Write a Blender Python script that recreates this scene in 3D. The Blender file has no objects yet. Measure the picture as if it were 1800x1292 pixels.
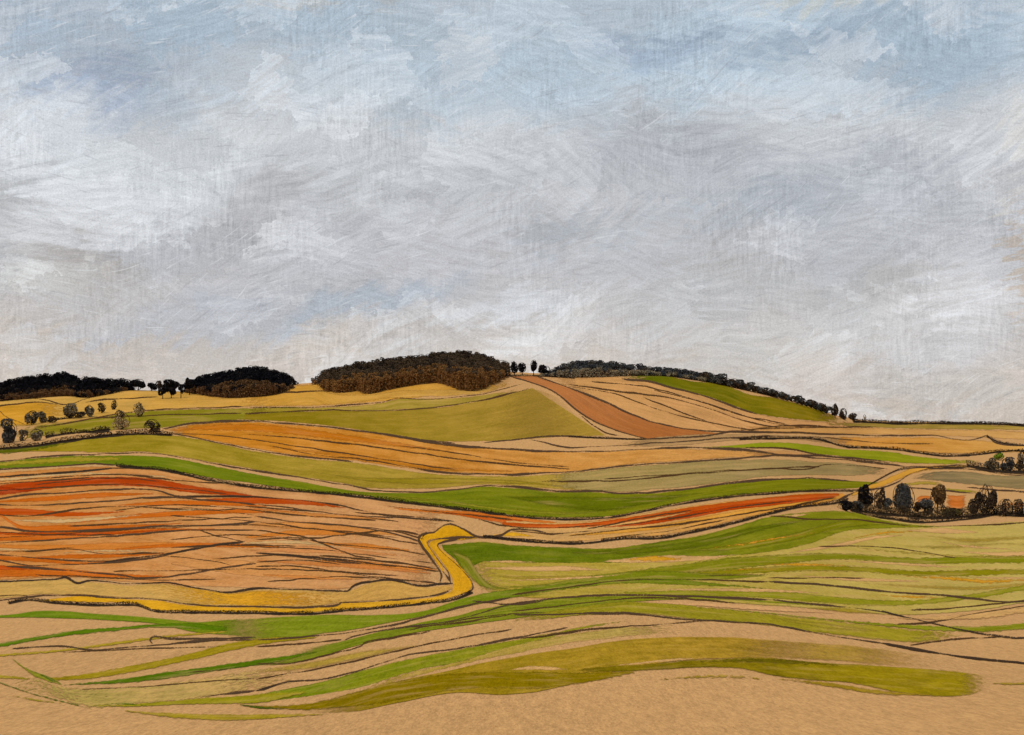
import bpy, math, random
import numpy as np

random.seed(7)
rng = np.random.default_rng(7)
S = bpy.context.scene
COL = S.collection

# ------------------------------------------------------------------ camera
W, H = 1800.0, 1292.0
F = 2473.0            # focal length in reference pixels
VH = 742.0            # eye level row
Z0 = 60.0             # camera height above the valley datum
cam_d = bpy.data.cameras.new("camera")
cam = bpy.data.objects.new("camera", cam_d)
COL.objects.link(cam)
cam.location = (0, 0, Z0)
cam.rotation_euler = (math.radians(90), 0, 0)
cam_d.sensor_width = 36.0
cam_d.lens = 36.0 * F / W
cam_d.shift_y = (VH - H / 2) / W
cam_d.clip_start = 0.5
cam_d.clip_end = 40000
S.camera = cam

# ------------------------------------------------------------------ exposure
S.view_settings.view_transform = 'Standard'
S.view_settings.look = 'None'
S.view_settings.exposure = 0.0
S.view_settings.gamma = 1.0
S.view_settings.use_curve_mapping = False
S.cycles.transparent_max_bounces = 24
S.cycles.max_bounces = 6
S.cycles.diffuse_bounces = 2

ILLUM = (1.04, 1.13, 1.23)           # irradiance / pi on open ground, used to turn seen colours into base colours


def lin(c):
    return [(x / 255 / 12.92) if x / 255 <= 0.04045 else ((x / 255 + 0.055) / 1.055) ** 2.4 for x in c]


def alb(c, k=1.0):
    return tuple(min(0.85, x / i * k) for x, i in zip(lin(c), ILLUM)) + (1.0,)


def earth(c):
    """ochre shift of the crop palette"""
    r, g, b = c
    if b > 80: q = (r * .945, g * .92, b * .87)
    elif g >= r - 6: q = (r * 1.03, g * .91, b * .72 - 4)
    elif r - g > 60: q = (r * .95, g * .93, b * .85 - 5)
    else: q = (r * .97, g * .90, b * .80 - 8)
    return tuple(max(3.0, x) for x in q)


# ------------------------------------------------------------------ node helper
class NT:
    def __init__(self, tree):
        self.t = tree
        tree.nodes.clear()

    def n(self, typ, **kw):
        nd = self.t.nodes.new(typ)
        for k, v in kw.items():
            setattr(nd, k, v)
        return nd

    def put(self, sock, val):
        if val is None:
            return
        if isinstance(val, bpy.types.NodeSocket):
            self.t.links.new(val, sock)
        else:
            sock.default_value = val

    def math(self, op, a, b=None, c=None, clamp=False):
        nd = self.n('ShaderNodeMath', operation=op, use_clamp=clamp)
        for i, v in enumerate((a, b, c)):
            self.put(nd.inputs[i], v)
        return nd.outputs[0]

    def vmath(self, op, a, b=None):
        nd = self.n('ShaderNodeVectorMath', operation=op)
        self.put(nd.inputs[0], a)
        self.put(nd.inputs[1], b)
        return nd.outputs[0]

    def scale(self, a, k):
        nd = self.n('ShaderNodeVectorMath', operation='SCALE')
        self.put(nd.inputs[0], a)
        self.put(nd.inputs[3], k)
        return nd.outputs[0]

    def xyz(self, x, y, z=0.0):
        nd = self.n('ShaderNodeCombineXYZ')
        for i, v in enumerate((x, y, z)):
            self.put(nd.inputs[i], v)
        return nd.outputs[0]

    def sep(self, v):
        nd = self.n('ShaderNodeSeparateXYZ')
        self.put(nd.inputs[0], v)
        return nd.outputs

    def noise(self, vec, scale=1.0, detail=3.0, rough=0.5, dist=0.0, color=False):
        nd = self.n('ShaderNodeTexNoise')
        self.put(nd.inputs['Vector'], vec)
        nd.inputs['Scale'].default_value = scale
        nd.inputs['Detail'].default_value = detail
        nd.inputs['Roughness'].default_value = rough
        nd.inputs['Distortion'].default_value = dist
        return nd.outputs['Color' if color else 'Fac']

    def mapr(self, v, a, b, c=0.0, d=1.0, smooth=False):
        nd = self.n('ShaderNodeMapRange', interpolation_type='SMOOTHSTEP' if smooth else 'LINEAR')
        self.put(nd.inputs[0], v)
        for i, x in enumerate((a, b, c, d)):
            self.put(nd.inputs[i + 1], x)
        return nd.outputs[0]

    def mix(self, fac, a, b, mode='MIX'):
        nd = self.n('ShaderNodeMix', data_type='RGBA', blend_type=mode)
        self.put(nd.inputs[0], fac)
        self.put(nd.inputs[6], a)
        self.put(nd.inputs[7], b)
        return nd.outputs[2]

    def ramp(self, fac, stops):
        nd = self.n('ShaderNodeValToRGB')
        el = nd.color_ramp.elements
        while len(el) < len(stops):
            el.new(0.5)
        for e, (p, c) in zip(el, stops):
            e.position = p
            e.color = tuple(c) + (1.0,) if len(c) == 3 else c
        self.put(nd.inputs[0], fac)
        return nd.outputs[0]


# ------------------------------------------------------------------ sky (world)
SUN_EL, SUN_AZ = math.radians(52), math.radians(205)   # behind the viewer, a little left
world = bpy.data.worlds.new("World")
S.world = world
world.use_nodes = True
T = NT(world.node_tree)
out = T.n('ShaderNodeOutputWorld')
bg = T.n('ShaderNodeBackground')
T.t.links.new(bg.outputs[0], out.inputs[0])
nish = T.n('ShaderNodeTexSky', sky_type='NISHITA')
nish.sun_disc = False
nish.sun_elevation = SUN_EL
nish.sun_rotation = SUN_AZ
tc = T.n('ShaderNodeTexCoord').outputs['Generated']
dx, dy, dz = T.sep(tc)[0:3]
az = T.math('ARCTAN2', dx, dy)
el = T.math('ARCSINE', dz)
K = F / 100.0
P = T.xyz(T.math('MULTIPLY', az, K), T.math('MULTIPLY', el, K))     # degrees-like sky units
# cells of brush work: every cell has its own stroke direction
def strokes(vscale, sx, sy, mean, spread, detail, seed):
    wv = T.noise(T.vmath('ADD', P, (seed, 3.1 * seed, 0)), 0.28, 1.0, 0.4, color=True)
    Pw = T.vmath('ADD', P, T.scale(T.vmath('SUBTRACT', wv, (0.5, 0.5, 0.5)), 1.4))
    fray = T.noise(P, 3.5, 3.0, 0.6, color=True)
    Pv = T.vmath('ADD', Pw, T.scale(T.vmath('SUBTRACT', fray, (0.5, 0.5, 0.5)), 0.9))
    vor = T.n('ShaderNodeTexVoronoi', voronoi_dimensions='2D', feature='F1')
    sq = T.vmath('MULTIPLY', Pv, (0.55, 1.0, 1.0))
    T.put(vor.inputs['Vector'], T.vmath('ADD', sq, (seed * 7.0, seed * 2.0, 0)))
    vor.inputs['Scale'].default_value = vscale
    r = T.sep(vor.outputs['Color'])
    ang = T.math('MULTIPLY_ADD', T.math('SUBTRACT', r[0], 0.5), spread, mean)
    rot = T.n('ShaderNodeVectorRotate', rotation_type='Z_AXIS')
    T.put(rot.inputs['Vector'], Pw)
    T.put(rot.inputs['Angle'], T.math('MULTIPLY', ang, -1.0))
    q = T.vmath('MULTIPLY', rot.outputs[0], (sx, sy, 1.0))
    q = T.vmath('ADD', q, T.scale(vor.outputs['Color'], 40.0))
    return T.noise(q, 1.0, detail, 0.62), r[1], r[2]

s1, c1, c1b = strokes(0.85, 1.0, 6.0, 0.20, 0.9, 5.0, 1.0)
s2, c2, c2b = strokes(1.5, 2.0, 13.0, 0.12, 1.2, 4.0, 2.3)
s3, c3, _ = strokes(1.1, 1.6, 24.0, 0.2, 1.0, 2.0, 5.7)
bris = T.math('SUBTRACT', s1, 0.5)
wob = T.noise(P, 0.8, 5.0, 0.6, color=True)
Pb = T.vmath('ADD', P, T.scale(T.vmath('SUBTRACT', wob, (0.5, 0.5, 0.5)), 1.5))
Pb = T.vmath('ADD', Pb, T.scale(T.xyz(T.math('MULTIPLY', bris, 2.6), T.math('MULTIPLY', bris, 1.6)), 0.85))
py = T.sep(Pb)[1]
base = T.ramp(T.math('DIVIDE', py, 10.0), [
    (0.00, lin((205, 194, 184))), (0.09, lin((207, 198, 191))), (0.17, lin((197, 193, 192))),
    (0.30, lin((190, 191, 196))), (0.46, lin((204, 206, 209))), (0.56, lin((196, 203, 210))),
    (0.64, lin((184, 197, 208))), (0.76, lin((180, 193, 205))), (1.0, lin((178, 191, 204)))])
# cloud masses: (u, v, half width, half height, angle deg, colour, strength)
BLOBS = [
    (150, 110, 330, 150, 0, (165, 181, 198), .75), (420, 60, 420, 80, 0, (170, 186, 200), .6),
    (170, 190, 120, 70, 0, (150, 165, 190), .7), (60, 280, 230, 120, 20, (222, 227, 233), .9),
    (330, 300, 360, 110, 10, (216, 220, 224), .9), (700, 250, 330, 70, 8, (214, 217, 221), .8),
    (880, 150, 330, 110, 0, (176, 192, 205), .7), (1160, 90, 200, 45, 5, (156, 174, 195), .7),
    (1420, 85, 240, 40, 12, (150, 168, 186), .8), (1300, 45, 300, 45, 0, (186, 203, 217), .7),
    (1650, 120, 220, 120, 0, (166, 184, 200), .8), (1230, 140, 260, 50, 0, (190, 207, 220), .6),
    (450, 370, 150, 85, 50, (178, 176, 178), .6), (5, 400, 70, 120, 0, (164, 162, 160), .6),
    (115, 475, 130, 60, -15, (172, 165, 160), .75), (120, 400, 260, 70, 12, (222, 223, 226), .6),
    (60, 515, 150, 50, 10, (216, 216, 214), .7), (1000, 330, 300, 110, 0, (186, 188, 193), .6),
    (1180, 260, 260, 90, -15, (176, 178, 184), .7), (1020, 395, 180, 45, 8, (164, 169, 176), .7),
    (1300, 370, 260, 60, 5, (172, 179, 188), .7), (640, 540, 240, 50, 15, (172, 184, 199), .7),
    (330, 570, 330, 70, 14, (178, 182, 192), .7), (700, 430, 260, 90, 0, (199, 199, 205), .6),
    (870, 550, 220, 40, 12, (216, 219, 225), .7), (940, 590, 120, 50, 30, (222, 220, 220), .6),
    (1250, 520, 240, 80, 8, (190, 190, 192), .6), (1500, 330, 240, 90, 0, (178, 182, 190), .6),
    (1700, 520, 130, 150, 0, (217, 217, 221), .75), (1560, 600, 230, 80, -8, (206, 206, 209), .7),
    (1530, 500, 170, 60, 20, (181, 180, 180), .6), (1330, 620, 200, 60, 0, (202, 201, 200), .6),
    (190, 620, 260, 35, 0, (203, 190, 178), .6), (560, 610, 200, 45, 20, (206, 196, 188), .6),
    (800, 590, 260, 40, 10, (192, 186, 182), .5), (1640, 690, 300, 45, 0, (196, 193, 190), .6),
    (1430, 690, 150, 55, 10, (203, 192, 186), .6), (1797, 470, 22, 150, 0, (192, 168, 138), .5),
    (1790, 280, 40, 120, 0, (214, 212, 208), .7), (1480, 8, 190, 22, 0, (196, 200, 196), .7),
    (560, 5, 240, 18, 0, (180, 178, 172), .5),
]
c = base
for (bu, bv, rx, ry, an, colr, w) in BLOBS:
    mp = T.n('ShaderNodeMapping', vector_type='TEXTURE')
    T.put(mp.inputs['Vector'], Pb)
    mp.inputs['Location'].default_value = (math.atan((bu - W / 2) / F) * K, math.atan((VH - bv) / F) * K, 0)
    mp.inputs['Rotation'].default_value = (0, 0, math.radians(an))
    mp.inputs['Scale'].default_value = (rx / 100, ry / 100, 1)
    g = T.n('ShaderNodeTexGradient', gradient_type='SPHERICAL')
    T.put(g.inputs[0], mp.outputs[0])
    f = T.mapr(g.outputs['Fac'], 0.0, 0.7, 0.0, w, smooth=True)
    c = T.mix(f, c, tuple(lin(colr)) + (1,))
# dabs: each cell of brush work is a little whiter, greyer or warmer than its neighbours
dab = T.math('MULTIPLY', T.mapr(c2, 0.5, 1.0, 0.0, 0.42), T.mapr(s1, 0.35, 0.6, 0.0, 1.0))
c = T.mix(dab, c, tuple(lin((226, 228, 231))) + (1,))
dab = T.math('MULTIPLY', T.mapr(c2b, 0.6, 1.0, 0.0, 0.36), T.mapr(s2, 0.35, 0.6, 0.0, 1.0))
c = T.mix(dab, c, tuple(lin((172, 172, 175))) + (1,))
dab = T.math('MULTIPLY', T.mapr(c1b, 0.7, 1.0, 0.0, 0.25), T.mapr(s2, 0.4, 0.6, 1.0, 0.0))
c = T.mix(dab, c, tuple(lin((203, 195, 188))) + (1,))
# stroke tone
tone = T.math('ADD', T.mapr(s1, 0.25, 0.75, -0.085, 0.085), T.mapr(s2, 0.25, 0.75, -0.14, 0.14))
tone = T.math('ADD', tone, T.mapr(c1, 0, 1, -0.05, 0.05))
tone = T.math('ADD', tone, T.mapr(c2, 0, 1, -0.04, 0.04))
rib = T.noise(T.vmath('MULTIPLY', P, (17.0, 2.2, 1)), 1.0, 3.0, 0.7)
ribm = T.mapr(T.noise(P, 0.5, 2.0), 0.42, 0.62, 0.1, 1.0)
tone = T.math('MULTIPLY_ADD', T.math('SUBTRACT', rib, 0.5), T.math('MULTIPLY', ribm, 0.75), tone)
gr = T.noise(P, 34.0, 4.0, 0.7)
tone = T.math('ADD', tone, T.mapr(gr, 0.3, 0.7, -0.16, 0.16))
tone = T.math('ADD', tone, 1.025)
c = T.mix(1.0, c, T.xyz(tone, tone, tone), 'MULTIPLY')
# thin bristle scratches, light and dark
sc = T.mapr(s3, 0.62, 0.72, 0.0, 0.42)
sc = T.math('MULTIPLY', sc, T.mapr(c3, 0.3, 0.7, 0.0, 1.0))
c = T.mix(sc, c, tuple(lin((236, 239, 243))) + (1,))
sd = T.mapr(s3, 0.38, 0.28, 0.0, 0.30)
c = T.mix(sd, c, tuple(lin((140, 140, 146))) + (1,))
# clear sky shows thinly through the cloud, and the overcast dome brightens towards the zenith
ns = T.scale(nish.outputs[0], 0.08)
c = T.mix(0.06, c, ns)
zen = T.mapr(T.math('MAXIMUM', dz, 0.0), 0.31, 0.95, 1.0, 2.1, smooth=True)
c = T.mix(1.0, c, T.xyz(zen, zen, zen), 'MULTIPLY')
T.put(bg.inputs['Color'], c)
bg.inputs['Strength'].default_value = 1.0

sun_d = bpy.data.lights.new("sun", 'SUN')
sun_d.energy = 1.5
sun_d.angle = math.radians(12)
sun_d.color = (1.0, 0.95, 0.86)
sun = bpy.data.objects.new("sun", sun_d)
COL.objects.link(sun)
sun.rotation_euler = (math.radians(90) - SUN_EL, 0, math.pi - SUN_AZ)
sun.location = (-200, -200, 400)

# ------------------------------------------------------------------ terrain
SK = np.array([(-2600, 702), (-400, 697), (0, 690), (130, 684), (250, 686), (330, 688), (430, 681), (545, 673),
               (700, 656), (800, 649), (880, 652), (950, 656), (1050, 648), (1120, 650), (1200, 660),
               (1300, 681), (1400, 706), (1480, 732), (1540, 740), (1660, 742), (1800, 745), (2300, 750), (4600, 752)], float)


def pchip(x, xs, ys):
    h = np.diff(xs); dl = np.diff(ys) / h
    m = np.zeros_like(ys)
    m[1:-1] = np.where(dl[:-1] * dl[1:] > 0, 2 * dl[:-1] * dl[1:] / (dl[:-1] + dl[1:] + 1e-12), 0)
    i = np.clip(np.searchsorted(xs, x) - 1, 0, len(h) - 1)
    t = np.clip((x - xs[i]) / h[i], 0, 1)
    return ((2 * t**3 - 3 * t**2 + 1) * ys[i] + (t**3 - 2 * t**2 + t) * h[i] * m[i]
            + (-2 * t**3 + 3 * t**2) * ys[i + 1] + (t**3 - t**2) * h[i] * m[i + 1])


D0, VB = 150.0, 1300.0


def crest(u):
    return pchip(np.asarray(u, float), SK[:, 0], SK[:, 1])


def dist1(u):
    t = np.clip((np.asarray(u, float) - 1330) / 420, 0, 1)
    return 1600 + 1100 * t * t * (3 - 2 * t)


def height(u, d):
    """terrain height (metres, camera datum removed) in the direction of column u at distance d"""
    vs, d1 = crest(u), dist1(u)
    t = np.log(d / D0) / np.log(d1 / D0)
    over = np.maximum(np.log(d / d1), 0)
    V = np.where(t < 1, vs + (1 - t) * (VB - vs), vs + 45 * over / (1 + over))
    return Z0 - d * (V - VH) / F - 1.7 * np.exp(-d / 12.0)


LIFT = 8e-6


def ground_pt(u, v, layer=0.0):
    """the point of the ground seen in direction (u, v), raised by the layer's thickness"""
    u = np.asarray(u, float); v = np.asarray(v, float)
    vs, d1 = crest(u), dist1(u)
    k = LIFT * layer
    vv = np.maximum(v, vs + 0.3)
    s = (vv + k * F - vs) / (VB - vs)
    d = D0 * (d1 / D0) ** (1 - s)
    z = Z0 - d * (vv - VH) / F
    return np.stack([d * (u - W / 2) / F, d, z], -1)


def mesh_obj(name, verts, faces, mat, parent=None, smooth=True, uvs=None, mats=None, midx=None):
    me = bpy.data.meshes.new(name)
    me.from_pydata([tuple(p) for p in np.asarray(verts, float)], [], [tuple(int(i) for i in f) for f in faces])
    if smooth:
        me.polygons.foreach_set('use_smooth', [True] * len(me.polygons))
    for m in (mats or [mat]):
        me.materials.append(m)
    if midx is not None:
        me.polygons.foreach_set('material_index', list(midx))
    if uvs:
        li = np.empty(len(me.loops), int)
        me.loops.foreach_get('vertex_index', li)
        for nm, uv in uvs.items():
            ly = me.uv_layers.new(name=nm)
            ly.data.foreach_set('uv', np.asarray(uv, float)[li].ravel())
    me.update()
    o = bpy.data.objects.new(name, me)
    COL.objects.link(o)
    if parent is not None:
        o.parent = parent
    return o


def tag(o, label=None, cat=None, group=None, kind=None):
    if label: o['label'] = label
    if cat: o['category'] = cat
    if group: o['group'] = group
    if kind: o['kind'] = kind
    return o


# ------------------------------------------------------------------ ground materials
def grain(T):
    """scale-free earth grain, +-, from world position"""
    pos = T.n('ShaderNodeNewGeometry').outputs['Position']
    p2 = T.vmath('MULTIPLY', pos, (1.0, 0.17, 0.17))
    n1 = T.noise(p2, 0.9, 9.0, 0.82)
    n2 = T.noise(p2, 3.2, 3.0, 0.6)
    n3 = T.noise(T.vmath('MULTIPLY', pos, (0.012, 0.006, 0.006)), 1.0, 4.0, 0.6)
    g = T.math('ADD', T.mapr(n1, 0.3, 0.7, -0.26, 0.26), T.mapr(n2, 0.3, 0.7, -0.17, 0.17))
    return T.math('ADD', T.math('ADD', g, T.mapr(n3, 0.3, 0.7, -0.05, 0.05)), 1.0), n2, p2


MATS = {}


def soil(name, colr):
    if name in MATS: return MATS[name]
    m = bpy.data.materials.new(name); m.use_nodes = True
    T = NT(m.node_tree)
    o = T.n('ShaderNodeOutputMaterial'); b = T.n('ShaderNodeBsdfDiffuse')
    T.t.links.new(b.outputs[0], o.inputs[0])
    g, n2, p2 = grain(T)
    cc = T.mix(1.0, alb(colr), T.xyz(g, g, g), 'MULTIPLY')
    fib = T.mapr(T.noise(p2, 4.0, 2.0, 0.5, 1.8), 0.62, 0.72, 0.0, 0.45)     # pale straw
    cc = T.mix(fib, cc, alb((226, 184, 128)))
    spk = T.mapr(T.noise(p2, 4.1, 1.0, 0.5, 0.6), 0.34, 0.26, 0.0, 0.5)
    cc = T.mix(spk, cc, alb((140, 98, 55)))
    T.put(b.inputs['Color'], cc)
    MATS[name] = m
    return m


SOIL = (187, 144, 94)


def paint(colr, col2=None, thin=0.12, feather=1.2, dry=0.25, var=0.16):
    """a sown or ploughed strip: streaks run along it, the bare soil shows through where it is thin"""
    key = ('p', colr, col2, thin, feather, dry, var)
    if key in MATS: return MATS[key]
    m = bpy.data.materials.new('crop'); m.use_nodes = True
    T = NT(m.node_tree)
    o = T.n('ShaderNodeOutputMaterial'); b = T.n('ShaderNodeBsdfDiffuse')
    uv = T.n('ShaderNodeUVMap', uv_map='uv').outputs[0]
    ed = T.sep(T.n('ShaderNodeUVMap', uv_map='edge').outputs[0])
    g, n2, p2 = grain(T)
    st = T.noise(T.vmath('MULTIPLY', uv, (0.9, 16.0, 1)), 1.0, 5.0, 0.65)
    blot = T.noise(T.vmath('MULTIPLY', uv, (1.6, 5.0, 1)), 1.0, 4.0, 0.6)
    a, bb = alb(earth(colr)), alb(earth(col2 or colr))
    cc = T.mix(T.mapr(T.math('ADD', ed[1], T.mapr(blot, 0.3, 0.7, -0.25, 0.25)), 0.1, 0.9, 0, 1), a, bb)
    tone = T.math('ADD', T.mapr(st, 0.25, 0.75, -var, var), T.mapr(blot, 0.25, 0.75, -var * 0.7, var * 0.7))
    # wet edge: pigment heavier near the rim of the strip
    rim = T.mapr(ed[0], 0.0, 0.35, -0.10, 0.0)
    tone = T.math('ADD', T.math('ADD', tone, rim), g)
    cc = T.mix(1.0, cc, T.xyz(tone, tone, tone), 'MULTIPLY')
    thin_f = T.math('MULTIPLY', T.mapr(st, 0.5, 0.78, 0.0, 1.0), min(1.0, thin * 3))
    cc = T.mix(thin_f, cc, alb(SOIL))
    T.put(b.inputs['Color'], cc)
    tr = T.n('ShaderNodeBsdfTransparent')
    mx = T.n('ShaderNodeMixShader')
    rough = T.noise(T.vmath('MULTIPLY', uv, (9.0, 26.0, 1)), 1.0, 4.0, 0.7)
    e = T.math('ADD', T.math('MULTIPLY', ed[0], 10.0 / feather), T.mapr(rough, 0.3, 0.7, -dry * 2, dry * 2))
    al = T.mapr(e, 0.1, 1.25, 0.0, 0.97, smooth=True)
    T.put(mx.inputs[0], al)
    T.t.links.new(tr.outputs[0], mx.inputs[1]); T.t.links.new(b.outputs[0], mx.inputs[2])
    T.t.links.new(mx.outputs[0], o.inputs[0])
    MATS[key] = m
    return m


def char(colr, press):
    """dark broken line: a furrow or a wheel rut, soil crumbs breaking it up"""
    key = ('c', colr, press)
    if key in MATS: return MATS[key]
    m = bpy.data.materials.new('dark_soil'); m.use_nodes = True
    T = NT(m.node_tree)
    o = T.n('ShaderNodeOutputMaterial'); b = T.n('ShaderNodeBsdfDiffuse')
    uv = T.n('ShaderNodeUVMap', uv_map='uv').outputs[0]
    ed = T.sep(T.n('ShaderNodeUVMap', uv_map='edge').outputs[0])
    n = T.noise(T.vmath('MULTIPLY', uv, (38.0, 46.0, 1)), 1.0, 2.0, 0.6)
    n2 = T.noise(T.vmath('MULTIPLY', uv, (2.2, 0.3, 1)), 1.0, 3.0, 0.6)
    e = T.math('MULTIPLY', ed[0], 10.0)
    k = T.math('ADD', T.math('ADD', n, T.mapr(n2, 0.3, 0.7, -0.19, 0.19)), T.math('MINIMUM', T.math('MULTIPLY', e, 0.30), 0.30))
    al = T.mapr(k, 0.62 - press, 0.84 - press, 0.0, 0.95)
    T.put(b.inputs['Color'], alb(colr))
    tr = T.n('ShaderNodeBsdfTransparent'); mx = T.n('ShaderNodeMixShader')
    T.put(mx.inputs[0], al)
    T.t.links.new(tr.outputs[0], mx.inputs[1]); T.t.links.new(b.outputs[0], mx.inputs[2])
    T.t.links.new(mx.outputs[0], o.inputs[0])
    MATS[key] = m
    return m


def leafmat(name, colr, var=0.35):
    if name in MATS: return MATS[name]
    m = bpy.data.materials.new(name); m.use_nodes = True
    T = NT(m.node_tree)
    o = T.n('ShaderNodeOutputMaterial'); b = T.n('ShaderNodeBsdfDiffuse')
    T.t.links.new(b.outputs[0], o.inputs[0])
    pos = T.n('ShaderNodeNewGeometry').outputs['Position']
    n = T.noise(pos, 0.35, 5.0, 0.75)
    t = T.mapr(n, 0.3, 0.7, 1 - var, 1 + var)
    T.put(b.inputs['Color'], T.mix(1.0, alb(colr), T.xyz(t, t, t), 'MULTIPLY'))
    MATS[name] = m
    return m


# ------------------------------------------------------------------ ground sheet
us = np.concatenate([np.linspace(-2600, -150, 60)[:-1], np.linspace(-150, 1950, 701), np.linspace(1950, 4500, 60)[1:]])
ds = np.concatenate([np.geomspace(2.0, 120, 60)[:-1], np.geomspace(120, 2900, 420), np.geomspace(2900, 30000, 40)[1:]])
# keep a row exactly on each column's crest: warp rows in log space
gu, gd = np.meshgrid(us, ds)
d1g = dist1(gu)
tt = np.log(ds / D0) / np.log(1600 / D0)
icrest = np.argmin(abs(tt - 1)); tt = tt.copy(); tt[icrest] = 1.0
gt = np.repeat(tt[:, None], len(us), 1)
gd = np.where(gt <= 1, D0 * (d1g / D0) ** gt, d1g * (1600 / D0) ** (gt - 1))
gz = height(gu, gd)
gv = np.stack([gd * (gu - W / 2) / F, gd, gz], -1).reshape(-1, 3)
nr, nc = gu.shape
ii = np.arange((nr - 1) * nc).reshape(nr - 1, nc)[:, :-1].ravel()
gf = np.stack([ii, ii + 1, ii + nc + 1, ii + nc], -1)
ground = mesh_obj('ground', gv, gf, soil('bare_soil', SOIL))
tag(ground, kind='structure')


# ------------------------------------------------------------------ curves
def spline(pts, step=4.0):
    p = np.asarray(pts, float)
    if len(p) < 3:
        n = max(3, int(np.hypot(*(p[-1] - p[0])) / step))
        return p[0] + (p[-1] - p[0]) * np.linspace(0, 1, n)[:, None]
    q = np.vstack([2 * p[0] - p[1], p, 2 * p[-1] - p[-2]])
    outp = []
    for i in range(1, len(q) - 2):
        p0, p1, p2, p3 = q[i - 1:i + 3]
        t0 = 0; t1 = t0 + max(1e-3, np.linalg.norm(p1 - p0)) ** .5
        t2 = t1 + max(1e-3, np.linalg.norm(p2 - p1)) ** .5; t3 = t2 + max(1e-3, np.linalg.norm(p3 - p2)) ** .5
        t = np.linspace(t1, t2, 14)[:-1, None]
        A1 = (t1 - t) / (t1 - t0) * p0 + (t - t0) / (t1 - t0) * p1
        A2 = (t2 - t) / (t2 - t1) * p1 + (t - t1) / (t2 - t1) * p2
        A3 = (t3 - t) / (t3 - t2) * p2 + (t - t2) / (t3 - t2) * p3
        B1 = (t2 - t) / (t2 - t0) * A1 + (t - t0) / (t2 - t0) * A2
        B2 = (t3 - t) / (t3 - t1) * A2 + (t - t1) / (t3 - t1) * A3
        outp.append((t2 - t) / (t2 - t1) * B1 + (t - t1) / (t2 - t1) * B2)
    outp.append(p[-1:])
    c = np.vstack(outp)
    return resample(c, max(3, int(arclen(c)[-1] / step)))


def arclen(c):
    return np.concatenate([[0], np.cumsum(np.hypot(*np.diff(c, axis=0).T))])


def resample(c, n):
    s = arclen(c); t = np.linspace(0, s[-1], n)
    return np.stack([np.interp(t, s, c[:, 0]), np.interp(t, s, c[:, 1])], -1)


def run_on(c, wd=None):
    """fields, furrows and hedges that reach the sides of the view carry on past them"""
    pre = post = np.zeros((0, 2))
    if c[0, 0] <= 2:
        u = np.arange(-430, c[0, 0] - 3, 6.0)
        k = min(12, len(c) - 1); m = np.clip((c[k, 1] - c[0, 1]) / max(4, c[k, 0] - c[0, 0]), -.2, .2)
        pre = np.stack([u, c[0, 1] + m * 90 * np.tanh((u - c[0, 0]) / 90)], -1)
    if c[-1, 0] >= 1798:
        u = np.arange(c[-1, 0] + 4, 2230, 6.0)
        k = min(12, len(c) - 1); m = np.clip((c[-1, 1] - c[-1 - k, 1]) / max(4, c[-1, 0] - c[-1 - k, 0]), -.2, .2)
        post = np.stack([u, c[-1, 1] + m * 90 * np.tanh((u - c[-1, 0]) / 90)], -1)
    e = np.vstack([pre, c, post])
    if wd is None: return e
    return e, np.concatenate([np.full(len(pre), wd[0]), wd, np.full(len(post), wd[-1])])


def wobble(n, amp, period=9):
    k = max(4, n // period + 3)
    return np.interp(np.linspace(0, k - 1, n), np.arange(k), rng.normal(0, amp, k))


STACK = np.zeros((340, 720), int)      # how many sheets already lie on each patch of ground


def next_layer(g):
    g = np.asarray(g, float)
    if g.ndim == 3:
        g = np.concatenate([g, (g[:, 1:] + g[:, :-1]) / 2], 1)
    j = np.clip((g[..., 0].ravel() + 450) / 4, 1, 718).astype(int); i = np.clip(g[..., 1].ravel() / 4, 1, 338).astype(int)
    top = 0
    cells = [(i + a, j + b) for a in (-1, 0, 1) for b in (-1, 0, 1)]
    for q in cells: top = max(top, int(STACK[q].max()))
    for q in cells: STACK[q] = top + 1
    return 3 + top




def strip(top, bot, ends=True, endf=0.35):
    """grid of ground points between two curves, with its own uv and distance-to-edge"""
    n = len(top)
    th = np.hypot(*(bot - top).T)
    M = int(np.clip(math.ceil(th.max() / 3), 2, 90)); M += M % 2
    w = np.linspace(0, 1, M + 1)
    g = top[None] * (1 - w)[:, None, None] + bot[None] * w[:, None, None]
    pts = ground_pt(g[..., 0], g[..., 1], next_layer(g))
    L = arclen((top + bot) / 2)
    off = rng.uniform(0, 50)
    U = np.repeat(L[None] / 100, M + 1, 0) + off
    V = w[:, None] * th[None] / 100 + off
    e = np.minimum(w, 1 - w)[:, None] * th[None]
    if ends:
        e = np.minimum(e, (np.minimum(L, L[-1] - L) * max(endf, 8.0 / L[-1]))[None])
    um = (top[:, 0] + bot[:, 0]) / 2
    ins = np.where((um >= -60) & (um <= 1860))[0]
    l0, l1 = (L[ins[0]], L[ins[-1]]) if len(ins) > 1 else (0, L[-1])
    tfrac = np.repeat(np.clip((L - l0) / max(1e-6, l1 - l0), 0, 1)[None], M + 1, 0)
    ii = (np.arange(M)[:, None] * n + np.arange(n - 1)[None]).ravel()
    f = np.stack([ii + n, ii + n + 1, ii + 1, ii], -1)
    return pts.reshape(-1, 3), f, {'uv': np.stack([U, V], -1).reshape(-1, 2), 'edge': np.stack([e / 10, tfrac], -1).reshape(-1, 2)}


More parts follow.
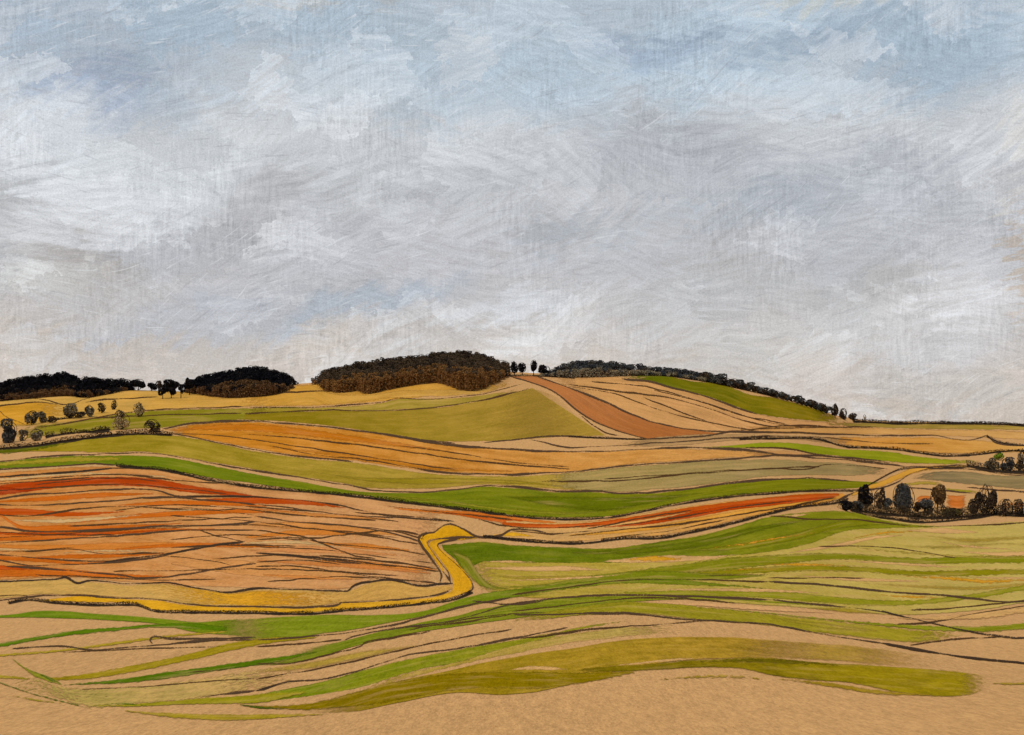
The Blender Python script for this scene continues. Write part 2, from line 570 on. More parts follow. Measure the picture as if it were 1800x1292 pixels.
def band(name, top, bot, colr, col2=None, thin=0.22, feather=1.8, dry=0.35, var=0.21, ends=True, jit=0.5, endf=0.04):
    a, b = run_on(spline(top)), run_on(spline(bot))
    n = max(len(a), len(b))
    a, b = resample(a, n), resample(b, n)
    a[:, 1] += wobble(n, jit); b[:, 1] += wobble(n, jit)
    # keep the lower edge below the upper one
    v, f, uv = strip(a, b, ends, endf)
    o = mesh_obj(name, v, f, paint(colr, col2, thin, feather, dry, var), uvs=uv)
    tag(o, kind='structure')
    return o


def stroke(name, pts, width, colr, col2=None, **kw):
    """a strip given by its middle line and widths along it"""
    c = spline(pts); n = len(c)
    wd = np.interp(np.linspace(0, 1, n), np.linspace(0, 1, len(width)), width) / 2
    c, wd = run_on(c, wd); n = len(c)
    t = np.gradient(c, axis=0); t /= np.hypot(*t.T)[:, None] + 1e-9
    nrm = np.stack([t[:, 1], -t[:, 0]], -1)
    nrm *= np.where(nrm[:, 1:] > 0, -1, 1)
    v, f, uv = strip(c + nrm * wd[:, None], c - nrm * wd[:, None], kw.pop('ends', True))
    pk = dict(thin=0.22, feather=2.0, dry=0.4, var=0.18); pk.update(kw)
    if pk['feather'] >= 4 and 'dry' not in kw: pk['dry'] = 0.12
    o = mesh_obj(name, v, f, paint(colr, col2, pk['thin'], pk['feather'], pk['dry'], pk['var']), uvs=uv)
    return tag(o, kind='structure')


INK = (58, 42, 30)


def furrow(pts, w=2.4, press=0.12, colr=INK, name='furrow'):
    c = run_on(spline(pts, 3.0)); c = resample(c, max(4, int(arclen(c)[-1] / 3))); n = len(c)
    wd = (w * 0.55) * np.clip(1 + wobble(n, 0.36, 22), 0.45, 1.8)
    wd *= np.clip(np.minimum(np.arange(n), n - 1 - np.arange(n)) / 6 + 0.35, 0, 1)
    c = c + np.stack([np.zeros(n), wobble(n, 0.45, 7)], -1)
    t = np.gradient(c, axis=0); t /= np.hypot(*t.T)[:, None] + 1e-9
    nrm = np.stack([-t[:, 1], t[:, 0]], -1)
    v, f, uv = strip(c - nrm * wd[:, None], c + nrm * wd[:, None], False)
    o = mesh_obj(name, v, f, char(colr, press), uvs=uv)
    return tag(o, kind='structure')


def leaves(cent, size, seed_flat=0.0):
    """one small quad per centre, random tilt"""
    n = len(cent)
    a = rng.normal(size=(n, 3)); a /= np.linalg.norm(a, axis=1)[:, None]
    b = rng.normal(size=(n, 3)); b -= (b * a).sum(1)[:, None] * a; b /= np.linalg.norm(b, axis=1)[:, None]
    s = (np.broadcast_to(size, (n,)) * rng.uniform(0.6, 1.35, n))[:, None]
    v = np.stack([cent + a * s, cent + b * s * 0.8, cent - a * s, cent - b * s * 0.8], 1).reshape(-1, 3)
    f = np.arange(4 * n).reshape(n, 4)
    return v, f


HEDGE_M = []


def hedge(pts, h, label, group='dark hedges between the fields', dens=1.0, gap=0.0, cat='hedge', colr='hedge_leaf'):
    """low dark hedge of leaf clumps along a line on the ground; h = height in reference pixels"""
    c = run_on(spline(pts, 2.0)); c = resample(c, max(4, int(arclen(c)[-1] / 2)))
    L = arclen(c)[-1]
    n = int(L * (8 + 0.6 * h) * dens)
    k = rng.integers(0, len(c), n)
    hh = h * np.clip(1 + wobble(len(c), 0.25, 12), 0.45, 1.6)
    keep = np.interp(k, np.arange(len(c)), wobble(len(c), 1.0, 18)) > gap * 2 - 1.6
    k = k[keep]
    u = c[k, 0] + rng.normal(0, 1.0, len(k))
    base = ground_pt(u, c[k, 1] + rng.normal(0, 0.3, len(k)), 0)
    px = base[:, 1] / F
    up = rng.uniform(0, 1, len(k)) ** 1.5 * hh[k] * px
    base[:, 2] += up
    base[:, 1] += rng.normal(0, 0.15, len(k)) * h * px
    v, f = leaves(base, np.clip(0.2 * h, 0.5, 0.95) * px)
    f = [tuple(q) for q in f]; midx = [0] * len(f); k0 = len(v)
    # the dark bank the hedge grows from
    hw = np.clip(0.32 * h, 0.9, 2.2) * np.clip(1 + wobble(len(c), .3, 10), .5, 1.6)
    t = np.gradient(c, axis=0); t /= np.hypot(*t.T)[:, None] + 1e-9
    nrm = np.stack([-t[:, 1], t[:, 0]], -1)
    bv, bf, buv = strip(c - nrm * hw[:, None], c + nrm * hw[:, None], False)
    v = np.vstack([v, bv]); f += [tuple(int(x) + k0 for x in q) for q in bf]; midx += [1] * len(bf)
    uvs = {kk: np.vstack([np.zeros((k0, 2)), vv]) for kk, vv in buv.items()}
    o = mesh_obj('hedge', v, f, None, smooth=False, uvs=uvs, midx=midx,
                 mats=[leafmat(colr, (66, 56, 42) if colr == 'scrub_leaf' else (50, 41, 32)), char((52, 42, 32), 0.14 if colr == 'scrub_leaf' else 0.17)])
    return tag(o, label, cat, group)

# ------------------------------------------------------------------ fields on the hill
TAN2, OCH, OLV = (205, 160, 95), (203, 160, 70), (154, 144, 58)
GRN, GRN2, DOL = (98, 124, 24), (124, 142, 40), (134, 122, 20)
ORA, RED, YEL = (193, 131, 52), (186, 82, 24), (212, 168, 52)
PALE = (186, 166, 96)

band('stubble_field', [(-60, 690), (0, 690), (150, 686), (285, 686), (430, 683), (545, 676), (640, 668), (760, 656), (895, 658)],
     [(-60, 752), (40, 750), (120, 742), (190, 732), (250, 723), (330, 718), (450, 715), (600, 712), (900, 680)],
     (202, 162, 84), (201, 158, 78), thin=.12)
band('stubble_field', [(-40, 716), (30, 709), (70, 707), (112, 713), (125, 716)], [(-40, 742), (0, 744), (45, 749), (80, 738), (120, 730)],
     (202, 156, 60), (203, 158, 66), thin=.1)
band('stubble_field', [(420, 694), (480, 686), (545, 676), (580, 690), (650, 693), (700, 686), (800, 684), (860, 680), (905, 668)],
     [(420, 714), (520, 714), (600, 711), (700, 700), (800, 696), (860, 689), (905, 672)], (200, 158, 78), (202, 160, 82), thin=.12)
band('grass_field', [(30, 752), (90, 745), (175, 733), (245, 723), (330, 719), (450, 716), (560, 714)],
     [(20, 776), (100, 764), (180, 758), (285, 752), (330, 746), (430, 739), (560, 742)], (128, 132, 44), (122, 128, 42))
band('grass_field', [(420, 717), (520, 717), (600, 714), (670, 708), (700, 701), (800, 699), (850, 693), (920, 682)],
     [(420, 729), (560, 722), (700, 721), (780, 715), (860, 701), (925, 684)], (142, 140, 58), (166, 150, 80), thin=.2)
band('grass_field', [(430, 728), (560, 722), (700, 721), (780, 715), (860, 701), (900, 690), (935, 682)],
     [(430, 739), (500, 742), (580, 749), (640, 757), (700, 766), (750, 774), (820, 777), (900, 774), (1000, 767), (1065, 766)],
     (126, 122, 30), (164, 142, 70), thin=.05, var=.12, ends=False)
band('grass_field', [(860, 702), (900, 690), (935, 682), (975, 696), (1005, 718)], [(820, 776), (900, 773), (960, 768), (1020, 766), (1085, 766)],
     (160, 142, 66), (168, 144, 74), thin=.08, var=.08, feather=6, dry=.1)
band('ploughed_field', [(958, 663), (1000, 662), (1095, 662), (1180, 681), (1240, 696), (1330, 727), (1400, 738), (1520, 742)],
     [(978, 673), (1010, 685), (1060, 705), (1110, 728), (1160, 745), (1230, 757), (1330, 760), (1520, 766)],
     (204, 155, 98), (206, 156, 104), thin=.1)
band('ploughed_field', [(897, 662), (928, 670), (960, 682), (985, 697), (1012, 720), (1050, 743), (1100, 762), (1140, 773)],
     [(940, 660), (975, 672), (1010, 685), (1060, 705), (1110, 728), (1160, 745), (1220, 756), (1270, 761)],
     (182, 118, 78), (166, 108, 70), thin=.05, ends=False)
band('grass_field', [(1086, 660), (1170, 660), (1212, 669), (1262, 673), (1320, 692), (1360, 698), (1400, 708), (1440, 719), (1475, 734), (1492, 739)],
     [(1092, 667), (1140, 670), (1180, 682), (1240, 697), (1300, 718), (1335, 729), (1400, 738), (1450, 742), (1480, 743), (1495, 743)],
     (92, 108, 20), (128, 122, 28), thin=.05)
# far right shelf
band('grass_field', [(1440, 742), (1540, 742), (1660, 744), (1840, 748)], [(1440, 748), (1540, 752), (1660, 755), (1840, 757)], (150, 134, 74), (158, 140, 72))
band('stubble_field', [(1300, 748), (1450, 750), (1600, 753), (1840, 758)], [(1300, 762), (1450, 764), (1620, 766), (1840, 776)], (203, 152, 88), (206, 160, 96))
band('stubble_field', [(1440, 767), (1540, 768), (1640, 769), (1720, 774), (1840, 786)], [(1440, 775), (1500, 785), (1580, 790), (1640, 797), (1840, 794)], (202, 146, 72), (206, 158, 84))
band('stubble_field', [(1090, 777), (1180, 766), (1300, 762), (1440, 768), (1500, 770)], [(1080, 787), (1180, 784), (1280, 776), (1400, 774), (1500, 786)], (176, 142, 98), (170, 136, 94), thin=.3)
# amber field with long furrows
band('ploughed_field', [(283, 756), (330, 747), (430, 741), (500, 745), (580, 752), (640, 759), (700, 768), (750, 776), (800, 782), (900, 790), (1000, 794), (1060, 794), (1130, 789), (1200, 788), (1300, 792), (1400, 800)],
     [(287, 760), (340, 769), (400, 780), (450, 790), (540, 803), (640, 813), (740, 828), (800, 832), (900, 834), (1000, 829), (1100, 818), (1200, 811), (1300, 804), (1400, 803)],
     (196, 128, 44), (206, 152, 84), thin=.06)
stroke('ploughed_field', [(290, 757), (360, 752), (450, 752), (560, 763), (680, 779), (800, 795)], [3, 14, 16, 14, 10, 2], (190, 114, 32), feather=3)
stroke('ploughed_field', [(470, 786), (560, 795), (660, 808), (760, 822), (900, 829)], [2, 8, 10, 8, 3], (188, 120, 40), feather=2.5)
# olive belt
band('grass_field', [(-60, 790), (0, 787), (60, 783), (110, 774), (170, 767), (230, 764), (300, 764), (350, 771), (450, 792), (540, 805), (650, 815), (740, 830), (800, 834), (900, 836), (1000, 831), (1100, 820)],
     [(-60, 800), (10, 797), (60, 795), (115, 795), (200, 796), (240, 795), (280, 798), (330, 806), (400, 818), (450, 826), (520, 837), (600, 850), (650, 858), (750, 860), (850, 853), (1000, 862), (1090, 866)],
     (146, 136, 40), (166, 148, 74), thin=.06)
stroke('grass_field', [(-40, 796), (20, 792), (70, 786), (130, 777)], [8, 12, 10, 2], (84, 98, 22), feather=3)
stroke('grass_field', [(560, 832), (640, 842), (740, 846), (840, 845), (940, 850), (1000, 856)], [2, 10, 16, 12, 10, 2], (140, 136, 46), feather=4, thin=.2)
band('fallow_field', [(960, 832), (1020, 829), (1100, 820), (1200, 813), (1290, 807), (1360, 806), (1430, 810), (1500, 815), (1575, 826)],
     [(960, 858), (1050, 862), (1090, 865), (1200, 857), (1290, 846), (1360, 838), (1430, 836), (1500, 837), (1560, 834)],
     (166, 146, 88), (156, 136, 92), thin=.15)
band('fallow_field', [(1598, 838), (1625, 830), (1650, 827), (1700, 829), (1740, 834), (1790, 836), (1850, 830)],
     [(1590, 842), (1640, 845), (1700, 851), (1760, 857), (1800, 860), (1850, 860)], (132, 116, 84), (144, 126, 86), thin=.12)
band('grass_field', [(1225, 786), (1300, 781), (1345, 777), (1400, 778), (1480, 788), (1560, 793), (1640, 805), (1690, 808), (1728, 808)],
     [(1235, 788), (1310, 788), (1380, 789), (1420, 796), (1500, 806), (1580, 814), (1650, 816), (1700, 816), (1726, 814)], (126, 150, 36), (136, 154, 40), thin=.05)
band('stubble_field', [(1300, 792), (1390, 792), (1430, 801), (1500, 810), (1600, 819)], [(1300, 802), (1400, 802), (1480, 807), (1540, 813), (1600, 823)], (190, 140, 84), (200, 154, 104))
# long green field
band('grass_field', [(-60, 812), (0, 812), (50, 806), (100, 802), (200, 800), (260, 801), (300, 804), (360, 816), (450, 833), (560, 852), (640, 864), (740, 866), (800, 861), (850, 855), (900, 856), (980, 864), (1050, 864), (1090, 868), (1200, 861), (1290, 849), (1350, 843), (1420, 841), (1500, 845), (1555, 848)],
     [(-60, 828), (0, 824), (60, 822), (130, 818), (170, 816), (210, 819), (270, 824), (320, 832), (380, 842), (450, 851), (560, 866), (620, 869), (700, 881), (800, 893), (900, 906), (960, 910), (1040, 910), (1090, 905), (1150, 893), (1220, 880), (1280, 872), (1350, 866), (1430, 862), (1505, 858)],
     (100, 128, 30), (112, 126, 26), thin=.05, ends=False)
stroke('grass_field', [(-50, 820), (40, 813), (120, 808), (215, 806)], [8, 10, 12, 8], (148, 150, 56), feather=3)
stroke('grass_field', [(600, 862), (680, 872), (780, 882), (900, 897), (1000, 902), (1100, 894)], [2, 8, 8, 10, 8, 2], (128, 140, 46), feather=4)
stroke('grass_field', [(880, 872), (960, 880), (1060, 886), (1160, 876), (1240, 866)], [4, 24, 30, 18, 4], (92, 112, 18), feather=6)
band('grass_field', [(1572, 850), (1610, 846), (1640, 846), (1665, 852)], [(1575, 856), (1610, 853), (1640, 853), (1660, 858)], (150, 144, 66))
band('grass_field', [(1655, 856), (1690, 860), (1722, 862)], [(1655, 862), (1690, 866), (1722, 867)], (140, 144, 50))
band('ploughed_field', [(1662, 867), (1680, 870), (1700, 868)], [(1662, 893), (1680, 896), (1700, 893)], (200, 112, 52), thin=.2)
band('ploughed_field', [(1608, 876), (1622, 871), (1640, 871)], [(1608, 884), (1625, 882), (1642, 880)], (204, 112, 46), thin=.2)
band('ploughed_field', [(1748, 880), (1770, 882), (1840, 884)], [(1748, 892), (1775, 893), (1840, 896)], (202, 118, 56), thin=.3)

# ------------------------------------------------------------------ red ploughland on the left
band('ploughed_field', [(-60, 834), (0, 830), (60, 826), (130, 820), (205, 820), (300, 830), (370, 846), (450, 858), (600, 871), (700, 884), (790, 897)],
     [(-60, 1022), (0, 1020), (115, 1016), (230, 1024), (350, 1032), (450, 1033), (610, 1035), (650, 1021), (690, 1018), (740, 1027), (772, 1024)],
     (203, 136, 78), (206, 154, 104), thin=.25)
O1, O2, O3 = (188, 78, 22), (200, 104, 34), (206, 126, 58)
for pts, wd, cl in [
    ([(-50, 868), (30, 858), (110, 849), (190, 846), (270, 849), (330, 859), (400, 867), (470, 876)], [16, 17, 15, 15, 15, 13, 9, 3], (176, 66, 20)),
    ([(-50, 860), (20, 862), (60, 862)], [14, 12, 2], (168, 56, 20)),
    ([(0, 882), (80, 877), (180, 870), (270, 868)], [4, 9, 9, 2], O2),
    ([(-40, 899), (40, 900), (130, 904), (220, 899)], [12, 11, 8, 2], O1),
    ([(200, 888), (300, 884), (380, 885), (470, 890)], [2, 9, 8, 3], O2),
    ([(360, 879), (450, 880), (540, 884), (610, 893)], [6, 11, 9, 2], (184, 74, 22)),
    ([(0, 905), (20, 918), (40, 928), (100, 928), (200, 926), (320, 920)], [4, 10, 11, 7, 5, 2], O2),
    ([(120, 918), (220, 909), (320, 902), (450, 898), (560, 903)], [4, 8, 10, 8, 2], O2),
    ([(-50, 945), (60, 944), (160, 938), (280, 932), (380, 930)], [11, 12, 10, 8, 2], O2),
    ([(-50, 936), (60, 938), (200, 937), (310, 929)], [4, 6, 5, 2], O1),
    ([(-50, 958), (80, 962), (200, 960), (320, 957), (450, 962)], [6, 8, 12, 8, 3], O3),
    ([(200, 966), (300, 959), (400, 958), (500, 962)], [3, 8, 8, 2], O2),
    ([(60, 980), (140, 978), (230, 976), (290, 972)], [3, 9, 6, 2], O2),
    ([(-50, 978), (60, 984), (150, 990), (240, 982)], [8, 8, 5, 2], O2),
    ([(-50, 1006), (40, 1004), (140, 1008), (220, 1012), (300, 1013)], [18, 19, 12, 7, 2], O2),
    ([(-50, 996), (10, 998), (60, 1002)], [12, 8, 2], O1),
    ([(440, 922), (520, 924), (600, 930), (700, 940)], [4, 14, 14, 4], (206, 138, 80)),
    ([(430, 945), (500, 938), (590, 936), (660, 940)], [4, 10, 10, 3], O3),
    ([(440, 968), (520, 966), (600, 968), (700, 976)], [3, 12, 9, 3], (207, 142, 86)),
    ([(560, 955), (640, 960), (720, 968)], [3, 10, 4], O3),
    ([(560, 985), (640, 991), (700, 997), (770, 1002)], [3, 10, 9, 4], O3),
    ([(450, 985), (540, 990), (640, 996), (760, 1008)], [3, 8, 8, 3], (200, 126, 74)),
    ([(300, 990), (400, 996), (520, 1006), (640, 1016)], [4, 24, 22, 6], (206, 146, 86)),
    ([(460, 1010), (540, 1015), (620, 1018)], [3, 7, 2], (206, 132, 74)),
    ([(450, 896), (560, 906), (680, 912)], [3, 8, 3], (204, 134, 76)),
    ([(690, 893), (760, 899), (830, 903), (900, 914), (980, 922)], [3, 6, 8, 12, 9], (204, 112, 44)),
    ([(780, 901), (840, 908), (900, 917), (960, 924), (1040, 920), (1110, 910)], [3, 9, 10, 9, 9, 8], (196, 92, 30)),
]:
    stroke('ploughed_strip', pts, [x * 1.15 for x in wd], cl, thin=.1, feather=1.6, dry=.4, var=.16)
for pts, wd in [([(20, 914), (100, 916), (180, 911), (250, 905)], [3, 9, 8, 2]), ([(270, 901), (330, 896), (400, 897)], [2, 5, 2]),
                ([(90, 974), (170, 968), (280, 970)], [2, 5, 3]), ([(430, 955), (520, 953), (600, 962)], [4, 8, 2]),
                ([(-30, 845), (40, 840), (150, 832), (300, 838)], [7, 6, 5, 3]), ([(-30, 965), (20, 966), (70, 968)], [6, 6, 2])]:
    stroke('stubble_strip', pts, wd, (206, 172, 122), feather=2)

# russet strip below the long green field
band('ploughed_field', [(890, 914), (960, 917), (1050, 914), (1100, 906), (1150, 898), (1250, 884), (1350, 873), (1430, 866), (1482, 867)],
     [(890, 950), (960, 953), (1030, 951), (1100, 944), (1160, 942), (1220, 932), (1290, 916), (1350, 902), (1430, 889), (1488, 874)], (208, 164, 104), (206, 152, 78), thin=.1, ends=False)
for pts, wd, cl in [
    ([(880, 921), (960, 925), (1040, 922), (1120, 911), (1200, 898), (1300, 885), (1400, 875), (1478, 869)], [8, 9, 9, 9, 10, 10, 12, 7], (192, 84, 26)),
    ([(1060, 927), (1130, 920), (1210, 906), (1290, 892), (1380, 883), (1470, 873)], [2, 8, 12, 10, 8, 3], (180, 66, 18)),
    ([(1000, 941), (1080, 935), (1160, 926), (1260, 908), (1360, 892), (1470, 876)], [4, 8, 9, 9, 8, 3], (208, 156, 74)),
    ([(862, 942), (900, 939), (940, 943)], [3, 9, 2], YEL)]:
    stroke('ploughed_strip', pts, wd, cl, thin=.1, feather=1.4, dry=.3)
# sandy lane climbing to the right
stroke('track', [(1495, 874), (1515, 860), (1550, 850), (1580, 837), (1610, 826), (1650, 821), (1720, 819)], [8, 9, 12, 12, 9, 5, 2], (204, 158, 74), thin=.1)

# ------------------------------------------------------------------ yellow verge and track
band('verge', [(-60, 1024), (0, 1022), (110, 1018), (160, 1022), (230, 1027), (290, 1026), (350, 1035), (400, 1041), (450, 1036), (520, 1037), (610, 1038), (650, 1024), (690, 1021), (740, 1031), (790, 1027)],
     [(-60, 1054), (0, 1053), (60, 1047), (130, 1046), (200, 1050), (280, 1054), (330, 1062), (450, 1067), (550, 1067), (600, 1060), (700, 1054), (770, 1046), (796, 1036)],
     (202, 164, 92), (204, 160, 84), thin=.1, ends=False)
band('verge', [(240, 1030), (290, 1026), (350, 1035), (400, 1042), (450, 1037), (540, 1040), (600, 1043)], [(300, 1055), (335, 1062), (400, 1064), (480, 1066), (540, 1065), (580, 1060), (600, 1056)],
     YEL, (204, 152, 50), thin=.04, feather=5)
band('track', [(70, 1054), (130, 1047), (200, 1051), (280, 1055), (330, 1063), (450, 1067), (550, 1068), (600, 1061), (700, 1055), (770, 1047), (795, 1036), (797, 1020)],
     [(70, 1056), (130, 1059), (240, 1062), (270, 1072), (350, 1075), (450, 1076), (540, 1077), (600, 1072), (690, 1065), (760, 1058), (810, 1045), (829, 1038)],
     (214, 168, 44), (212, 168, 56), thin=.04, ends=False)
band('track', [(795, 1036), (796, 1022), (790, 1008), (778, 990), (762, 968), (752, 955), (764, 948), (800, 945), (842, 944)],
     [(824, 1042), (831, 1027), (824, 1012), (808, 993), (788, 975), (776, 965), (770, 957), (782, 953), (842, 946)],
     (210, 164, 42), (208, 164, 48), thin=.04, ends=False)
band('track', [(778, 1006), (768, 990), (752, 970), (742, 958), (736, 946), (743, 939), (763, 935), (776, 925), (790, 921), (815, 929), (842, 943)],
     [(782, 1008), (776, 992), (764, 972), (754, 960), (750, 953), (757, 949), (770, 947), (785, 946), (800, 944), (820, 944), (842, 945)],
     (210, 164, 42), (206, 160, 36), thin=.04, ends=False)

# ------------------------------------------------------------------ grass slope in the foreground
band('grass_field', [(790, 958), (850, 952), (900, 957), (1000, 962), (1060, 964), (1140, 954), (1250, 936), (1350, 908), (1440, 898), (1500, 900), (1570, 914), (1660, 923), (1740, 919), (1840, 914)],
     [(836, 1036), (880, 1044), (940, 1052), (1050, 1050), (1150, 1050), (1250, 1058), (1400, 1068), (1520, 1078), (1600, 1082), (1700, 1075), (1840, 1055)],
     (170, 158, 72), (192, 172, 94), thin=.25, var=.12)
band('grass_field', [(776, 957), (850, 951), (900, 957), (1000, 962), (1060, 964), (1140, 954), (1250, 936), (1350, 908), (1440, 898), (1500, 900), (1530, 908), (1600, 921), (1650, 925)],
     [(780, 968), (800, 985), (815, 1002), (850, 988), (940, 990), (1050, 990), (1130, 988), (1230, 982), (1330, 974), (1420, 958), (1480, 936), (1560, 930), (1650, 927)],
     (88, 114, 22), (122, 136, 36), thin=.06, ends=False, feather=2)
stroke('grass_swathe', [(790, 965), (815, 985), (835, 1012), (858, 1030), (900, 1036)], [4, 26, 22, 12, 3], (108, 126, 30), feather=5)
stroke('grass_swathe', [(1000, 972), (1120, 968), (1230, 955), (1330, 930), (1440, 910)], [6, 16, 18, 14, 4], (92, 112, 20), feather=5)
stroke('grass_swathe', [(1200, 968), (1290, 962), (1390, 945), (1490, 920), (1600, 922)], [4, 14, 16, 18, 4], (116, 130, 24), feather=4)
stroke('grass_swathe', [(1050, 1015), (1120, 1006), (1230, 996), (1350, 985), (1480, 978), (1600, 986), (1720, 984), (1840, 984)], [4, 14, 24, 18, 13, 14, 16, 14], (120, 134, 32), feather=3)
stroke('grass_swathe', [(1180, 1008), (1290, 1005), (1400, 999), (1500, 1000), (1620, 1008), (1740, 1006), (1840, 1004)], [3, 12, 14, 12, 12, 14, 10], (128, 134, 26), feather=3)
stroke('grass_swathe', [(860, 1032), (950, 1030), (1050, 1018), (1150, 1012), (1250, 1014), (1350, 1012)], [3, 10, 20, 22, 16, 4], (112, 132, 30), feather=4)
stroke('grass_swathe', [(840, 1046), (930, 1038), (1000, 1030), (1080, 1022), (1160, 1022), (1290, 1030), (1360, 1036)], [6, 14, 12, 10, 12, 6, 2], (106, 130, 34), feather=2)
stroke('grass_swathe', [(860, 1012), (930, 1016), (1010, 1014), (1060, 1010)], [4, 10, 10, 3], (166, 152, 70), feather=4)
stroke('grass_swathe', [(1080, 1042), (1200, 1043), (1350, 1045), (1480, 1056), (1580, 1060), (1680, 1052), (1760, 1040), (1840, 1024)], [4, 12, 14, 16, 14, 10, 12, 12], (132, 144, 42), feather=2.5)
stroke('grass_swathe', [(1500, 962), (1600, 972), (1700, 978), (1800, 978)], [2, 6, 6, 6], (158, 150, 66), feather=3)
stroke('grass_swathe', [(1620, 940), (1700, 950), (1780, 946), (1840, 944)], [3, 14, 12, 8], (168, 152, 74), feather=7)
stroke('grass_swathe', [(1560, 958), (1660, 962), (1760, 956), (1840, 958)], [3, 12, 8, 8], (162, 150, 72), feather=7)
stroke('grass_swathe', [(1500, 1024), (1600, 1030), (1720, 1034), (1840, 1022)], [3, 10, 12, 8], (176, 156, 76), feather=6)
for pts, wd in [([(1340, 992), (1400, 992), (1490, 994)], [3, 8, 2]), ([(1250, 963), (1310, 956), (1360, 947), (1440, 935)], [2, 6, 5, 2]), ([(1590, 1013), (1660, 1016), (1740, 1022), (1820, 1018)], [2, 8, 9, 3]),
                ([(1500, 946), (1550, 937), (1620, 934)], [3, 7, 2]), ([(1540, 1045), (1600, 1049), (1660, 1050)], [2, 7, 2]), ([(1270, 1003), (1330, 1000), (1390, 1002)], [2, 5, 2])]:
    stroke('flower_strip', pts, wd, (204, 156, 46), feather=3, thin=.25)
# bare lenses of soil between the swathes
for pts, wd, y in [([(1048, 987), (1110, 985), (1170, 982), (1235, 981), (1300, 974)], [1, 11, 14, 9, 1], True), ([(1376, 906), (1400, 906), (1424, 903)], [1, 7, 1], False),
                   ([(844, 987), (880, 987), (945, 988)], [1, 6, 1], False), ([(850, 998), (930, 1000), (1000, 999), (1062, 1002)], [3, 9, 11, 2], False), ([(860, 1020), (940, 1019), (1060, 1013), (1110, 1008)], [1, 4, 5, 1], False),
                   ([(1385, 972), (1430, 965), (1480, 957), (1530, 946), (1590, 940)], [1, 7, 8, 7, 2], False), ([(1590, 932), (1660, 933), (1720, 936)], [2, 12, 3], False),
                   ([(1470, 986), (1550, 989), (1660, 996), (1700, 997)], [1, 5, 6, 1], False), ([(1690, 970), (1760, 974), (1840, 970)], [2, 9, 6], False), ([(1400, 1012), (1500, 1018), (1620, 1022)], [2, 8, 3], False),
                   ([(1120, 1036), (1200, 1036), (1350, 1038), (1440, 1042)], [1, 5, 8, 2], False), ([(1690, 1014), (1760, 1016), (1840, 1016)], [1, 5, 3], False), ([(1640, 950), (1700, 960), (1780, 966)], [1, 5, 2], False)]:
    stroke('soil_patch', pts, wd, (210, 168, 112), thin=.0, feather=1.5)
    if y: stroke('flower_strip', [(1100, 984), (1150, 982), (1200, 983)], [4, 13, 5], (204, 158, 44), feather=3)

# lower green swathes, left to right
band('grass_swathe', [(370, 1090), (440, 1086), (560, 1079), (660, 1080), (740, 1074), (830, 1046), (900, 1036), (1000, 1032)], [(370, 1116), (440, 1124), (580, 1113), (690, 1094), (770, 1078), (900, 1052), (940, 1048), (1000, 1040)], (120, 146, 40), (104, 132, 28), thin=.1, endf=0.02, feather=2, dry=.1)
band('grass_swathe', [(540, 1137), (600, 1127), (680, 1107), (780, 1086), (900, 1060), (1000, 1050), (1100, 1047), (1200, 1048), (1350, 1056), (1450, 1064)], [(440, 1172), (520, 1164), (640, 1131), (730, 1112), (900, 1088), (960, 1080), (1040, 1066), (1130, 1056), (1240, 1054), (1450, 1066)], (104, 130, 30), (124, 140, 42), thin=.15, feather=2)
band('grass_swathe', [(900, 1085), (1000, 1068), (1100, 1056), (1180, 1060), (1260, 1068), (1350, 1078), (1500, 1094), (1640, 1108), (1700, 1110)], [(880, 1094), (960, 1088), (1040, 1082), (1120, 1080), (1200, 1088), (1330, 1098), (1480, 1118), (1620, 1130), (1700, 1116)], (136, 142, 44), (146, 148, 52), thin=.2, feather=3)
stroke('grass_swathe', [(1180, 1066), (1300, 1073), (1400, 1083), (1500, 1093), (1640, 1104), (1740, 1105), (1840, 1096)], [2, 4, 5, 6, 10, 12, 14], (122, 140, 34), feather=2.5)
stroke('grass_swathe', [(1420, 1068), (1500, 1074), (1560, 1080)], [4, 12, 2], (166, 152, 66), feather=4)
stroke('grass_swathe', [(1350, 1085), (1450, 1100), (1550, 1110)], [6, 14, 6], (150, 150, 60), feather=5)
stroke('soil_patch', [(1120, 1058), (1200, 1061), (1290, 1066), (1380, 1072), (1470, 1078)], [1, 6, 9, 7, 1], (212, 166, 116), feather=1.5)
stroke('soil_patch', [(1560, 1086), (1640, 1086), (1720, 1082), (1840, 1066)], [2, 10, 16, 10], (206, 164, 106), feather=3)
band('grass_swathe', [(440, 1222), (560, 1199), (660, 1171), (740, 1153), (840, 1135), (940, 1118), (1040, 1098), (1110, 1090)], [(420, 1241), (560, 1222), (640, 1208), (720, 1182), (800, 1166), (900, 1148), (1000, 1112), (1110, 1092)], (110, 136, 24), (134, 144, 44), thin=.15, feather=2)
band('grass_swathe', [(640, 1207), (720, 1181), (800, 1164), (900, 1134), (1000, 1114), (1100, 1102), (1180, 1098)], [(640, 1212), (740, 1187), (840, 1162), (900, 1151), (980, 1135), (1100, 1120), (1200, 1112)], (168, 152, 72), (180, 156, 84), thin=.3, feather=3)
stroke('grass_swathe', [(450, 1180), (540, 1170), (640, 1150), (740, 1133)], [10, 18, 18, 4], (176, 156, 80), feather=6, thin=.3)
band('grass_swathe', [(1260, 1120), (1340, 1124), (1430, 1128), (1540, 1138), (1640, 1156), (1680, 1170)], [(1260, 1157), (1340, 1154), (1420, 1160), (1500, 1166), (1600, 1172), (1680, 1176)], (170, 148, 72), (176, 150, 76), feather=4, dry=.12, endf=0.02)
